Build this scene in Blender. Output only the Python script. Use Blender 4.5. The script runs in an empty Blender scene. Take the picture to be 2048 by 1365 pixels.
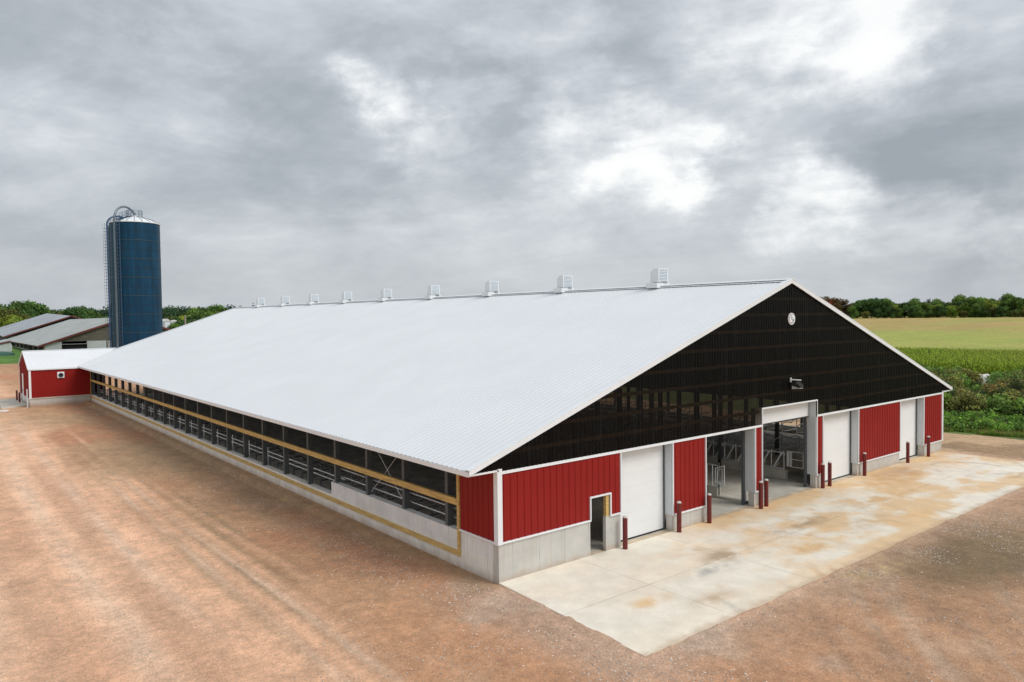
import bpy, math, random
import numpy as np
from mathutils import Vector, Matrix
random.seed(7); rng = np.random.default_rng(7)
R = math.radians
scene = bpy.context.scene
COL = scene.collection

# ------------------------------------------------------------------ camera
YAW, PITCH, ROLL = R(38.7679), R(-1.9346), R(-0.7038)
CAM = Vector((-15.0651, -19.6219, 9.06))
fw = Vector((math.sin(YAW)*math.cos(PITCH), math.cos(YAW)*math.cos(PITCH), math.sin(PITCH)))
rt = Vector((math.cos(YAW), -math.sin(YAW), 0)); up = rt.cross(fw)
rt2 = rt*math.cos(ROLL)+up*math.sin(ROLL); up2 = up*math.cos(ROLL)-rt*math.sin(ROLL)
cd = bpy.data.cameras.new('camera'); cam = bpy.data.objects.new('camera', cd); COL.objects.link(cam)
m = Matrix((rt2, up2, -fw)).transposed().to_4x4(); m.translation = CAM
cam.matrix_world = m
cd.sensor_width = 36; cd.lens = 1472.34/2048*36; cd.clip_start = 0.5; cd.clip_end = 8000
scene.camera = cam

# ------------------------------------------------------------------ light
SUN_EL, SUN_AZ = R(44), R(155)          # azimuth from +y towards +x
sd = bpy.data.lights.new('sun', 'SUN'); sd.energy = 1.5; sd.angle = R(28); sd.color = (1, .965, .91)
sun = bpy.data.objects.new('sun', sd); COL.objects.link(sun)
sdir = Vector((math.sin(SUN_AZ)*math.cos(SUN_EL), math.cos(SUN_AZ)*math.cos(SUN_EL), math.sin(SUN_EL)))
sun.rotation_euler = (-sdir).to_track_quat('-Z', 'Y').to_euler(); sun.location = (40, -60, 80)
scene.view_settings.view_transform = 'Standard'; scene.view_settings.look = 'None'
scene.view_settings.exposure = 0.27; scene.view_settings.gamma = 1

class NT:
    """small node helper"""
    def __init__(s, tree): s.t = tree; s.n = tree.nodes; s.l = tree.links
    def node(s, typ, **kw):
        nd = s.n.new(typ)
        for k, v in kw.items(): setattr(nd, k, v)
        return nd
    def link(s, a, b): s.l.new(a, b)
    def put(s, sock, v):
        if isinstance(v, bpy.types.NodeSocket): s.l.new(v, sock)
        elif v is not None: sock.default_value = v
    def math(s, op, a, b=None, c=None, clamp=False):
        nd = s.node('ShaderNodeMath', operation=op, use_clamp=clamp)
        s.put(nd.inputs[0], a); s.put(nd.inputs[1], b); s.put(nd.inputs[2], c)
        return nd.outputs[0]
    def vmath(s, op, a, b=None, out=0):
        nd = s.node('ShaderNodeVectorMath', operation=op)
        s.put(nd.inputs[0], a); s.put(nd.inputs[1], b)
        return nd.outputs[out]
    def noise(s, vec, scale, detail=4, rough=.5, dist=0.0):
        nd = s.node('ShaderNodeTexNoise'); s.put(nd.inputs['Vector'], vec)
        nd.inputs['Scale'].default_value = scale; nd.inputs['Detail'].default_value = detail
        nd.inputs['Roughness'].default_value = rough; nd.inputs['Distortion'].default_value = dist
        return nd.outputs[0]
    def mapping(s, vec, scale=(1,1,1), rot=(0,0,0), loc=(0,0,0)):
        nd = s.node('ShaderNodeMapping'); s.put(nd.inputs['Vector'], vec)
        nd.inputs['Scale'].default_value = scale; nd.inputs['Rotation'].default_value = rot; nd.inputs['Location'].default_value = loc
        return nd.outputs[0]
    def ramp(s, fac, stops, interp='LINEAR'):
        nd = s.node('ShaderNodeValToRGB'); s.put(nd.inputs[0], fac); cr = nd.color_ramp; cr.interpolation = interp
        while len(cr.elements) < len(stops): cr.elements.new(.5)
        for e, (p, c) in zip(cr.elements, stops):
            e.position = p; e.color = (c, c, c, 1) if isinstance(c, (int, float)) else (*c[:3], 1)
        return nd.outputs[0]
    def mix(s, fac, a, b, blend='MIX'):
        nd = s.node('ShaderNodeMix', data_type='RGBA', blend_type=blend)
        s.put(nd.inputs[0], fac)
        for i, v in ((6, a), (7, b)):
            if isinstance(v, (tuple, list)): v = (*v[:3], 1)
            s.put(nd.inputs[i], v)
        return nd.outputs[2]

# ------------------------------------------------------------------ sky: Nishita seen through a broken overcast
world = bpy.data.worlds.new('World'); scene.world = world; world.use_nodes = True
w = NT(world.node_tree); w.n.clear()
wo = w.node('ShaderNodeOutputWorld'); bg = w.node('ShaderNodeBackground'); bg.inputs[1].default_value = 0.1
w.link(bg.outputs[0], wo.inputs[0])
sky = w.node('ShaderNodeTexSky', sky_type='NISHITA', sun_disc=False)
sky.sun_elevation = SUN_EL; sky.sun_rotation = SUN_AZ; sky.air_density = 1.4; sky.dust_density = 2.5
tc = w.node('ShaderNodeTexCoord'); dirv = tc.outputs['Generated']
sx = w.node('ShaderNodeSeparateXYZ'); w.link(dirv, sx.inputs[0])
zc = w.math('MAXIMUM', w.math('ADD', sx.outputs[2], .17), .06)
cx = w.node('ShaderNodeCombineXYZ')
w.link(w.math('DIVIDE', sx.outputs[0], zc), cx.inputs[0]); w.link(w.math('DIVIDE', sx.outputs[1], zc), cx.inputs[1])
P = w.mapping(cx.outputs[0], scale=(1.0, .72, 1), rot=(0, 0, R(62)), loc=(3.1, 1.7, 0))
n1 = w.noise(P, 1.05, 7, .55, .5)
n2 = w.noise(w.mapping(P, scale=(1.0, 1.25, 1), loc=(7, 2, 1)), 2.5, 8, .6, .6)
nn = w.noise(w.mapping(dirv, scale=(1,1,2.4)), 4.4, 10, .62, .25)
cl = w.math('ADD', w.math('MULTIPLY', w.math('SUBTRACT', n1, .5), 1.15), w.math('MULTIPLY', w.math('SUBTRACT', n2, .5), .55))
pw = w.node('ShaderNodeMapRange'); w.link(sx.outputs[2], pw.inputs[0]); pw.inputs[1].default_value = .02; pw.inputs[2].default_value = .26; pw.inputs[3].default_value = .30; pw.inputs[4].default_value = 1
cl = w.math('ADD', w.math('MULTIPLY', cl, pw.outputs[0]), w.math('MULTIPLY', w.math('SUBTRACT', nn, .5), 1.1))
wn = w.node('ShaderNodeTexNoise'); w.link(w.mapping(dirv, scale=(1, 1, 1.6)), wn.inputs['Vector']); wn.inputs['Scale'].default_value = 5.0; wn.inputs['Detail'].default_value = 7; wn.inputs['Roughness'].default_value = .6
warp = w.vmath('ADD', dirv, w.vmath('MULTIPLY', w.vmath('SUBTRACT', wn.outputs['Color'], (.5,.5,.5)), (.34,.34,.26)))
def blob(prev, d, rad, amt):
    rad *= 1.75; amt *= .98 if amt > 0 else 1.1
    dist = w.vmath('DISTANCE', warp, d, out=1)
    f = w.node('ShaderNodeMapRange', interpolation_type='SMOOTHERSTEP')
    w.link(dist, f.inputs[0]); f.inputs[1].default_value = rad; f.inputs[2].default_value = rad*.05
    f.inputs[3].default_value = 0; f.inputs[4].default_value = amt
    return w.math('ADD', prev, f.outputs[0])
# fixed compass directions of the thin places and the heavy places in the cloud
SKY = [((0.4691, 0.8355, 0.2861), 0.045, 0.2),
    ((0.5039, 0.8206, 0.2697), 0.06, 0.375),
    ((0.4513, 0.8415, 0.2969), 0.05, 0.17500000000000002),
    ((0.5671, 0.7649, 0.3055), 0.035, 0.2),
    ((0.6431, 0.6966, 0.3182), 0.06, 0.2),
    ((0.6975, 0.6804, 0.225), 0.07, 0.3),
    ((0.752, 0.6261, 0.2061), 0.06, 0.36),
    ((0.6484, 0.7228, 0.2392), 0.05, 0.2),
    ((0.7868, 0.5898, 0.1818), 0.035, 0.2),
    ((0.8113, 0.466, 0.3531), 0.085, 0.21080000000000002),
    ((0.8506, 0.4146, 0.3234), 0.0935, 0.22319999999999998),
    ((0.8804, 0.3411, 0.3294), 0.102, 0.186),
    ((0.8162, 0.4947, 0.2985), 0.05, 0.2),
    ((0.8815, 0.3727, 0.2898), 0.05, 0.2),
    ((0.8662, 0.484, 0.1245), 0.0625, 0.544),
    ((0.8993, 0.4253, 0.1022), 0.056249999999999994, 0.35200000000000004),
    ((0.9504, 0.2942, 0.1006), 0.075, 0.576),
    ((0.9272, 0.3577, 0.1116), 0.0625, 0.32000000000000006),
    ((0.3594, 0.9086, 0.2127), 0.12, 0.08),
    ((0.2185, 0.9495, 0.2251), 0.1, 0.06),
    ((0.6067, 0.777, 0.1682), 0.12, 0.1),
    ((0.1433, 0.9812, 0.1289), 0.22, -0.16),
    ((0.1014, 0.9578, 0.2688), 0.2, -0.08),
    ((0.2691, 0.9248, 0.269), 0.1, -0.12),
    ((0.3944, 0.8991, 0.1902), 0.14, -0.08),
    ((0.7049, 0.6515, 0.2806), 0.08, -0.14),
    ((0.9038, 0.3761, 0.204), 0.16, -0.26),
    ((0.9368, 0.31, 0.1624), 0.14, -0.16),
    ((0.8239, 0.541, 0.1688), 0.1, -0.06),
    ((0.5572, 0.8239, 0.1034), 0.14, -0.06),
    ((0.9445, 0.3266, 0.0352), 0.12, -0.1),
    ((0.8929, 0.4466, 0.058), 0.12, -0.02),
    ((0.6275, 0.7492, 0.2121), 0.05, -0.14),
    ((0.8219, 0.4981, 0.2765), 0.05, -0.06),
    ((0.8978, 0.3373, 0.2833), 0.05, -0.14)]
for d, rad, amt in SKY:
    v = Vector(d).normalized(); cl = blob(cl, tuple(v), rad, amt)
hz = w.node('ShaderNodeMapRange'); w.link(sx.outputs[2], hz.inputs[0]); hz.inputs[1].default_value = 0; hz.inputs[2].default_value = .16
hz.inputs[3].default_value = .35; hz.inputs[4].default_value = 1
cl = w.math('MULTIPLY', cl, hz.outputs[0])
tone = w.ramp(w.math('ADD', w.math('MULTIPLY', cl, .9), .45), [(0, (2.9,3.2,3.55)), (.28, (3.9,4.2,4.55)), (.5, (5.2,5.5,5.85)), (.66, (6.6,6.85,7.1)), (.82, (8.3,8.4,8.4)), (1, (8.8,8.8,8.7))])
w.link(w.mix(.94, sky.outputs[0], tone), bg.inputs[0])

# ------------------------------------------------------------------ materials
def new_mat(name):
    mt = bpy.data.materials.new(name); mt.use_nodes = True
    t = NT(mt.node_tree); bs = t.n['Principled BSDF']
    return mt, t, bs
MATS = {}
def mat(name, c, rough=.6, metal=0.0, var=.12, scale=3.0, bump=0.0, bscale=60, spec=.5, stretch=(1,1,1)):
    if name in MATS: return MATS[name]
    mt, t, bs = new_mat(name)
    co = t.node('ShaderNodeTexCoord').outputs['Object']
    if stretch != (1,1,1): co = t.mapping(co, scale=stretch)
    f = t.noise(co, scale, 6, .6)
    lo = tuple(x*(1-var*1.6) for x in c); hi = tuple(min(1, x*(1+var*1.3)) for x in c)
    t.link(t.ramp(f, [(.25, lo), (.75, hi)]), bs.inputs['Base Color'])
    bs.inputs['Roughness'].default_value = rough; bs.inputs['Metallic'].default_value = metal
    bs.inputs['Specular IOR Level'].default_value = spec
    if bump:
        b = t.node('ShaderNodeBump'); b.inputs['Strength'].default_value = bump; b.inputs['Distance'].default_value = .02
        t.link(t.noise(co, bscale, 5, .6), b.inputs['Height']); t.link(b.outputs[0], bs.inputs['Normal'])
    MATS[name] = mt; return mt

M_roof = mat('white roof steel', (.80,.82,.85), .42, 0, .025, .35)
M_white = mat('white trim', (.82,.85,.88), .45, 0, .03, 1.5)
M_jamb = mat('pale grey trim', (.60,.64,.68), .45, 0, .04, 1.5)
M_door = mat('white door', (.82,.84,.855), .5, 0, .03, .8)
M_seal = mat('black rubber', (.02,.02,.022), .8)
M_red = mat('red steel siding', (.27,.013,.011), .5, 0, .07, .5, spec=.2)
M_reddark = mat('dark red trim', (.16,.035,.03), .6, 0, .1, 2)
M_bollard = mat('red bollard paint', (.15,.012,.012), .4, 0, .16, 3)
M_cap = mat('bollard concrete cap', (.62,.60,.56), .8, 0, .1, 8)
M_post = mat('grey post', (.085,.098,.105), .55, 0, .12, 2)
M_galv = mat('galvanised steel', (.84,.86,.87), .4, .1, .12, 4)
M_dull = mat('dull galvanised pipe', (.20,.215,.225), .5, .5, .15, 4)
M_steel = mat('dark steel', (.10,.12,.125), .5, .3, .15, 4)
M_green = mat('green steel', (.05,.13,.10), .5, .2, .15, 4)
M_timber = mat('treated timber', (.62,.42,.15), .75, 0, .22, 1.6, .15, 30, stretch=(8,1,8))
M_wood = mat('old wood', (.74,.54,.35), .8, 0, .25, 2)
M_under = mat('dark shade liner', (.035,.033,.032), .85, 0, .2, 1)  # dark liner colour, added under the roof to darken the inside
M_dust = mat('dusty concrete', (.62,.50,.36), .85, 0, .25, 1.2)
M_floor = mat('barn floor', (.62,.58,.50), .85, 0, .2, .8, .2, 40)
M_weather = mat('weathered boards', (.125,.112,.09), .9, 0, .3, .8, stretch=(1,1,6))
M_greyroof = mat('old pale roof', (.40,.42,.395), .5, 0, .16, .25)
M_tinroof = mat('old grey metal roof', (.36,.39,.42), .45, .05, .2, .15)
M_oldwhite = mat('old white panel', (.50,.52,.53), .6, 0, .1, 1.2)
M_kerb = mat('pale kerb', (.55,.52,.45), .85, 0, .15, 1)
M_dark = mat('near black fill', (.012,.012,.013), .9)  # near-black for painted shade in openings, also framing and curtain
M_pole = mat('grey wood pole', (.33,.30,.26), .9, 0, .2, 3)
M_bark = mat('bark', (.10,.08,.06), .9, 0, .25, 4)
M_blade = mat('fan blades', (.05,.055,.06), .4, .4)
M_louver = mat('pale blue louver', (.74,.80,.86), .5, 0, .04, 3)
M_pipe = mat('blower pipe', (.05,.11,.22), .4, .3, .15, 1)
M_pipegrey = mat('grey blower pipe', (.20,.25,.27), .4, .5, .15, 1)
M_rail = mat('blue grey ladder steel', (.06,.12,.20), .5, .3, .15, 2)
M_lamp = mat('lamp glass', (.55,.58,.56), .25)
M_heap = mat('pale sheeting', (.74,.72,.70), .8, 0, .15, 3)
M_maroon = mat('maroon ink', (.25,.03,.06), .6)
M_ink = mat('dark teal ink', (.04,.12,.13), .6)

# concrete with form-board lines, run-off streaks and soil splashed on its foot
def concrete(name, c, axis, soil=True, pitch=1.22):
    mt, t, bs = new_mat(name)
    co = t.node('ShaderNodeTexCoord').outputs['Object']
    sp = t.node('ShaderNodeSeparateXYZ'); t.link(co, sp.inputs[0])
    u, z = sp.outputs[axis], sp.outputs[2]
    f = t.noise(co, .9, 8, .65)
    col = t.ramp(f, [(.25, tuple(x*.80 for x in c)), (.55, c), (.8, tuple(min(1, x*1.12) for x in c))])
    streak = t.noise(t.mapping(co, scale=(6, 6, .35)), 1.3, 5, .6)
    col = t.mix(t.math('MULTIPLY', t.ramp(streak, [(.52, 0), (.68, 1)]), .28), col, (c[0]*.78, c[1]*.68, c[2]*.52))
    ph = t.math('FRACT', t.math('DIVIDE', u, pitch)); ln = t.math('LESS_THAN', t.math('ABSOLUTE', t.math('SUBTRACT', ph, .5)), .014)
    brk = t.ramp(t.noise(co, 1.1, 3, .5), [(.40, .25), (.6, 1)])
    col = t.mix(t.math('MULTIPLY', t.math('MULTIPLY', ln, brk), .42), col, tuple(x*.42 for x in c))
    if soil:
        mr = t.node('ShaderNodeMapRange'); t.link(t.math('ADD', z, t.math('MULTIPLY', t.noise(co, 1.6, 5, .6), -.5)), mr.inputs[0])
        mr.inputs[1].default_value = .0; mr.inputs[2].default_value = -.42; mr.inputs[3].default_value = 0; mr.inputs[4].default_value = .75
        col = t.mix(mr.outputs[0], col, (.40, .255, .155))
    t.link(col, bs.inputs['Base Color']); bs.inputs['Roughness'].default_value = .88
    b = t.node('ShaderNodeBump'); b.inputs['Strength'].default_value = .25; b.inputs['Distance'].default_value = .01
    t.link(t.noise(co, 25, 6, .65), b.inputs['Height']); t.link(b.outputs[0], bs.inputs['Normal'])
    return mt
M_concx = concrete('front concrete', (.56,.55,.52), 0)
M_concy = concrete('side concrete', (.82,.80,.74), 1)
M_concup = concrete('upper concrete', (.78,.785,.775), 1, False)

# tinted corrugated gable sheeting: mostly reflects, lets a little light through
def tinted():
    mt, t, bs = new_mat('black tinted sheeting')
    out = t.n['Material Output']
    co = t.node('ShaderNodeTexCoord').outputs['Object']
    streak = t.noise(t.mapping(co, scale=(5, 5, .25)), 1.2, 6, .7)
    t.link(t.ramp(streak, [(.5, (.004,.004,.0045)), (.66, (.009,.0095,.010)), (.8, (.03,.032,.034))]), bs.inputs['Base Color'])
    bs.inputs['Roughness'].default_value = .34; bs.inputs['Specular IOR Level'].default_value = .12
    tr = t.node('ShaderNodeBsdfTransparent'); tr.inputs[0].default_value = (.62,.53,.45,1)
    mx = t.node('ShaderNodeMixShader'); mx.inputs[0].default_value = .18
    t.link(bs.outputs[0], mx.inputs[1]); t.link(tr.outputs[0], mx.inputs[2]); t.link(mx.outputs[0], out.inputs[0])
    return mt
M_tint = tinted()

# blue enamelled silo sheets, each sheet a touch different, faint vertical run-off
def silo_mat():
    mt, t, bs = new_mat('blue enamelled steel')
    co = t.node('ShaderNodeTexCoord').outputs['Object']
    f = t.noise(t.mapping(co, scale=(1.2, 1.2, .12)), 1.1, 6, .65)
    col = t.ramp(f, [(.3, (.004,.030,.066)), (.6, (.006,.056,.118)), (.8, (.011,.088,.170))])
    g = t.noise(co, .45, 6, .65, .6)
    col = t.mix(t.math('MULTIPLY', t.ramp(g, [(.60, 0), (.72, 1)]), .5), col, (.055,.05,.05))
    t.link(col, bs.inputs['Base Color']); bs.inputs['Roughness'].default_value = .45; bs.inputs['Specular IOR Level'].default_value = .22
    return mt
M_silo = silo_mat()
M_seam = mat('silo seam', (.012,.028,.05), .5, .3)
M_hoop = mat('silo hoop', (.05,.085,.10), .45, .4)

def attr_mat(name, rough=.9, detail=(), bump=(), leaf=False):
    mt, t, bs = new_mat(name)
    at = t.node('ShaderNodeAttribute', attribute_name='Col')
    col = at.outputs['Color']
    co = t.node('ShaderNodeTexCoord').outputs['Object']
    for sc, lo, hi in detail:
        col = t.mix(1, col, t.ramp(t.noise(co, sc, 6, .65), [(.28, lo), (.72, hi)]), 'MULTIPLY')
    bs.inputs['Roughness'].default_value = rough
    if bump:
        b = t.node('ShaderNodeBump'); b.inputs['Strength'].default_value = bump[1]; b.inputs['Distance'].default_value = bump[2]
        t.link(t.noise(co, bump[0], 8, .7), b.inputs['Height']); t.link(b.outputs[0], bs.inputs['Normal'])
    t.link(col, bs.inputs['Base Color'])
    return mt, t, bs, col, co

def leaf_mat(name, tint):
    mt, t, bs = new_mat(name)
    at = t.node('ShaderNodeAttribute', attribute_name='Col')
    oi = t.node('ShaderNodeObjectInfo')
    col = t.mix(1, at.outputs['Color'], tint, 'MULTIPLY')
    col = t.mix(1, col, t.ramp(oi.outputs['Random'], [(0, (.70,.78,.75)), (.5, (1,1,1)), (1, (1.0,1.0,.70))]), 'MULTIPLY')
    t.link(col, bs.inputs['Base Color']); bs.inputs['Roughness'].default_value = .7; bs.inputs['Specular IOR Level'].default_value = .2
    tl = t.node('ShaderNodeBsdfTranslucent'); t.link(col, tl.inputs[0])
    mx = t.node('ShaderNodeMixShader'); mx.inputs[0].default_value = .28
    t.link(bs.outputs[0], mx.inputs[1]); t.link(tl.outputs[0], mx.inputs[2]); t.link(mx.outputs[0], t.n['Material Output'].inputs[0])
    return mt

# ------------------------------------------------------------------ mesh helpers
class MB:
    def __init__(s): s.v = []; s.f = []; s.sm = []
    def add(s, verts, faces, smooth=False):
        o = len(s.v); s.v += [tuple(p) for p in verts]; s.f += [tuple(i+o for i in f) for f in faces]; s.sm += [smooth]*len(faces); return s
    def box(s, x0, x1, y0, y1, z0, z1):
        if x0 > x1: x0, x1 = x1, x0
        if y0 > y1: y0, y1 = y1, y0
        if z0 > z1: z0, z1 = z1, z0
        return s.add([(x0,y0,z0),(x1,y0,z0),(x1,y1,z0),(x0,y1,z0),(x0,y0,z1),(x1,y0,z1),(x1,y1,z1),(x0,y1,z1)],
                     [(0,3,2,1),(4,5,6,7),(0,1,5,4),(1,2,6,5),(2,3,7,6),(3,0,4,7)])
    def prism(s, poly, axis, a, b):
        """extrude a closed 2d polygon along an axis (0: poly is (y,z); 1: poly is (x,z); 2: poly is (x,y))"""
        def P(p, t): return [(t,p[0],p[1]),(p[0],t,p[1]),(p[0],p[1],t)][axis]
        n = len(poly)
        return s.add([P(p,a) for p in poly]+[P(p,b) for p in poly],
                     [tuple(range(n))[::-1], tuple(range(n,2*n))]+[(i,(i+1)%n,n+(i+1)%n,n+i) for i in range(n)])
    def bar(s, p, q, wd, ht=None):
        p, q = Vector(p), Vector(q); d = (q-p).normalized(); ht = ht or wd
        a = d.cross(Vector((0,0,1)))
        a = Vector((1,0,0)) if a.length < 1e-4 else a.normalized()
        b = a.cross(d)
        vs = [c+a*sx*wd/2+b*sy*ht/2 for c in (p,q) for sx,sy in ((-1,-1),(1,-1),(1,1),(-1,1))]
        return s.add(vs, [(0,1,2,3),(7,6,5,4),(0,4,5,1),(1,5,6,2),(2,6,7,3),(3,7,4,0)])
    def tube(s, pts, r, n=8, caps=True):
        pts = [Vector(p) for p in pts]; N = len(pts); vs = []
        ref = None
        for i, p in enumerate(pts):
            d = ((pts[min(i+1,N-1)]-p).normalized()+(p-pts[max(i-1,0)]).normalized()).normalized()
            if ref is None: ref = Vector((0,0,1)) if abs(d.z) < .9 else Vector((1,0,0))
            a = (ref-d*ref.dot(d)).normalized(); ref = a; b = d.cross(a)
            rr = r[i] if isinstance(r, (list,tuple)) else r
            vs += [p+a*rr*math.cos(2*math.pi*k/n)+b*rr*math.sin(2*math.pi*k/n) for k in range(n)]
        fs = [(i*n+k, i*n+(k+1)%n, (i+1)*n+(k+1)%n, (i+1)*n+k) for i in range(N-1) for k in range(n)]
        if caps: fs += [tuple(range(n))[::-1], tuple(range((N-1)*n, N*n))]
        return s.add(vs, fs, True)
    def lathe(s, prof, c=(0,0), n=32, cap=True):
        vs = [(c[0]+r*math.cos(2*math.pi*k/n), c[1]+r*math.sin(2*math.pi*k/n), z) for r,z in prof for k in range(n)]
        fs = [(i*n+k, i*n+(k+1)%n, (i+1)*n+(k+1)%n, (i+1)*n+k) for i in range(len(prof)-1) for k in range(n)]
        if cap: fs += [tuple(range(n))[::-1], tuple(range((len(prof)-1)*n, len(prof)*n))]
        return s.add(vs, fs, True)
    def build(s, name, material, parent=None, loc=None):
        me = bpy.data.meshes.new(name); me.from_pydata([tuple(v) for v in s.v], [], s.f)
        me.materials.append(material)
        me.polygons.foreach_set('use_smooth', s.sm)
        if any(s.sm): me.set_sharp_from_angle(angle=R(38))
        o = bpy.data.objects.new(name, me); COL.objects.link(o)
        if parent: o.parent = parent
        if loc: o.location = loc
        return o
def parts(name, material, parent, boxes):
    return [MB().box(*b).build(name, material, parent) for b in boxes]
def tag(o, label=None, cat=None, group=None, kind=None):
    if label: o['label'] = label
    if cat: o['category'] = cat
    if group: o['group'] = group
    if kind: o['kind'] = kind
    return o
def thing(name, label, cat, loc=(0,0,0), rz=0, group=None):
    o = bpy.data.objects.new(name, None); COL.objects.link(o); o.location = loc; o.rotation_euler = (0,0,rz); o.empty_display_size = .2
    return tag(o, label, cat, group)
def kids(o): return [c for c in ALL_KIDS.get(o.name, [])]
ALL_KIDS = {}
def dup(root, loc, rz=0, sc=None, label=None, group=None):
    r = root.copy(); COL.objects.link(r); r.location = loc; r.rotation_euler = (0,0,rz)
    if sc: r.scale = sc if isinstance(sc, tuple) else (sc,sc,sc)
    if label: r['label'] = label
    if group: r['group'] = group
    for ch in root.children:
        c = ch.copy(); COL.objects.link(c); c.parent = r
        for g in ch.children:
            d = g.copy(); COL.objects.link(d); d.parent = c
    return r

def ribbed(x0, x1, lo, hi, prof, breaks=(), flip=False):
    """vertical ribbed sheet in local (u, depth, z): prof is (pitch, [(offset, height)...]); depth is towards the viewer"""
    pitch, pts = prof
    us = set([x0, x1]); k0 = math.floor(x0/pitch); k1 = math.ceil(x1/pitch)
    for k in range(k0, k1+1):
        for o, h in pts:
            u = k*pitch+o
            if x0 < u < x1: us.add(round(u, 5))
    for b in breaks:
        if x0 < b < x1: us.add(b)
    us = sorted(us)
    offs = [o for o,_ in pts]+[pitch+pts[0][0]]; hs = [h for _,h in pts]+[pts[0][1]]
    def hgt(u): return float(np.interp((u-pts[0][0]) % pitch + pts[0][0], offs, hs))
    strips = []
    for a, b in zip(us[:-1], us[1:]):
        mid = (a+b)/2; e = 1e-6
        strips.append([(a,hgt(a),lo(a+e)),(b,hgt(b),lo(b-e)),(b,hgt(b),hi(b-e)),(a,hgt(a),hi(a+e))])
    return strips
P_SIDING = (.305, [(0,0),(.21,0),(.225,.022),(.285,.022),(.30,0)])
P_TINT = (.20, [(0,0),(.07,0),(.10,.028),(.15,.028),(.18,0)])
P_ROOF = (.305, [(0,0),(.20,0),(.235,.013),(.265,.013),(.30,0)])
def wall_x(mb, y, strips):          # faces -y
    for s4 in strips: mb.add([(u, y-d, z) for u,d,z in s4], [(0,1,2,3)])
def wall_y(mb, x, strips):          # faces -x ; u runs along y
    for s4 in strips: mb.add([(x-d, u, z) for u,d,z in s4], [(3,2,1,0)])

# value noise in numpy for the yard colours
def vnoise(x, y, seed):
    xi, yi = np.floor(x).astype(int), np.floor(y).astype(int); fx, fy = x-xi, y-yi
    fx, fy = fx*fx*(3-2*fx), fy*fy*(3-2*fy)
    def h(a, b):
        n = (a*374761393+b*668265263+seed*1442695) & 0xffffffff
        n = ((n ^ (n >> 13))*1274126177) & 0xffffffff
        return ((n ^ (n >> 16)) & 0xffff)/65535.
    return (h(xi,yi)*(1-fx)+h(xi+1,yi)*fx)*(1-fy)+(h(xi,yi+1)*(1-fx)+h(xi+1,yi+1)*fx)*fy
def fbm(x, y, seed, oct=5, rough=.55):
    s = 0; a = 1; t = 0
    for o in range(oct): s = s+a*vnoise(x*2**o+o*17.3, y*2**o-o*9.1, seed+o); t += a; a *= rough
    return s/t
def S(a, b, x):
    t = np.clip((np.asarray(x, float)-a)/(b-a), 0, 1); return t*t*(3-2*t)

# ------------------------------------------------------------------ terrain
def height(x, y):
    x = np.asarray(x, float); y = np.asarray(y, float)
    dx, dy = x-CAM.x, y-CAM.y; d = np.hypot(dx, dy); az = np.degrees(np.arctan2(dx, dy))
    wr = S(44, 60, az)
    left = -.28*S(0, 22, y)*S(4, -1, x)*S(110, 80, y)+2.2*S(100, 215, d)+.9*S(215, 330, d)+6*S(420, 800, d)
    right = 4.9*S(165, 540, d)
    return -.05+left*(1-wr)+right*wr
def H(x, y): return float(height(x, y))
def geo(a, b, n): return list(np.geomspace(a, b, n))
xs = sorted(set([-x for x in geo(32, 2600, 26)]+list(np.arange(-30, -16.2, .35))+list(np.arange(-16, 1.2, .15))+list(np.arange(1.4, 46.01, .35))+list(np.arange(47, 130, 1.0))+[130+v for v in geo(3, 2600, 40)]))
ys = sorted(set([-v for v in geo(27, 1200, 14)]+list(np.arange(-25, -7.5, .35))+list(np.arange(-7.4, -6.2, .1))+list(np.arange(-6, 90, .4))+list(np.arange(90, 240, 1.2))+[240+v for v in geo(4, 2800, 36)]))
X, Y = np.meshgrid(xs, ys); Z = height(X, Y)
near = S(90, 40, np.hypot(X-CAM.x, Y-CAM.y))
inbarn = (X > -.6)*(X < 37)*(Y > -7)*(Y < 81.5)
def near_disp(x, y): return (fbm(x*.5, y*.12, 3)-.5)*.10+(fbm(x*1.7, y*1.1, 5)-.5)*.05
Z = Z+near*(1-inbarn)*near_disp(X, Y)
Z = np.where(inbarn, -.06, Z)
# loose soil spilt unevenly over the slab's outer edges
de = np.minimum(np.where(Y > -6.8, X+.35*np.clip(-Y/6.8, 0, 1)*(1-X/36.1), 9), 9); de = np.minimum(np.abs(de), np.where((X > -.5)*(X < 37), np.abs(Y+6.8), 9))
spill = S(.14, .0, de+(fbm(X*1.6, Y*1.6, 401)-.5)*.30)*(X > -1.2)*(X < 37)*(Y > -7.6)*(Y < -.3)
Z = Z*(1-spill)+spill*(.012+.02*(fbm(X*3, Y*3, 403)-.5))
# yard colours: soil, tracks, gravel, damp patches, and shade painted along the long wall
A_ = np.array([.84,.50,.315]); B_ = np.array([.55,.31,.172]); C_ = np.array([.58,.245,.13]); D_ = np.array([.64,.50,.39]); E_ = np.array([.33,.22,.125])
def lerp(a, b, t): return a+(b-a)*t[..., None]
wx = X+(fbm(X*.08, Y*.05, 11)-.5)*2.4
f1 = fbm(X*.16, Y*.10, 21); f2 = fbm(X*.45, Y*.3, 31); f3 = fbm(X*1.6, Y*1.2, 41)
leftness = S(-4.5, -8.5, wx+(f1-.5)*3)
col = lerp(np.broadcast_to(B_, X.shape+(3,)), A_, leftness)
col = lerp(col, C_, S(.48, .68, f1)*.55*(1-.6*leftness))
front = S(3, -3, Y)*S(-9, -3, X+Y*.3)
col = lerp(col, np.array([.64,.335,.185]), front*.7)
col = lerp(col, D_, S(.50, .68, fbm(X*.6, Y*.6, 51))*S(.4, .6, f1)*front*.75)
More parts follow.
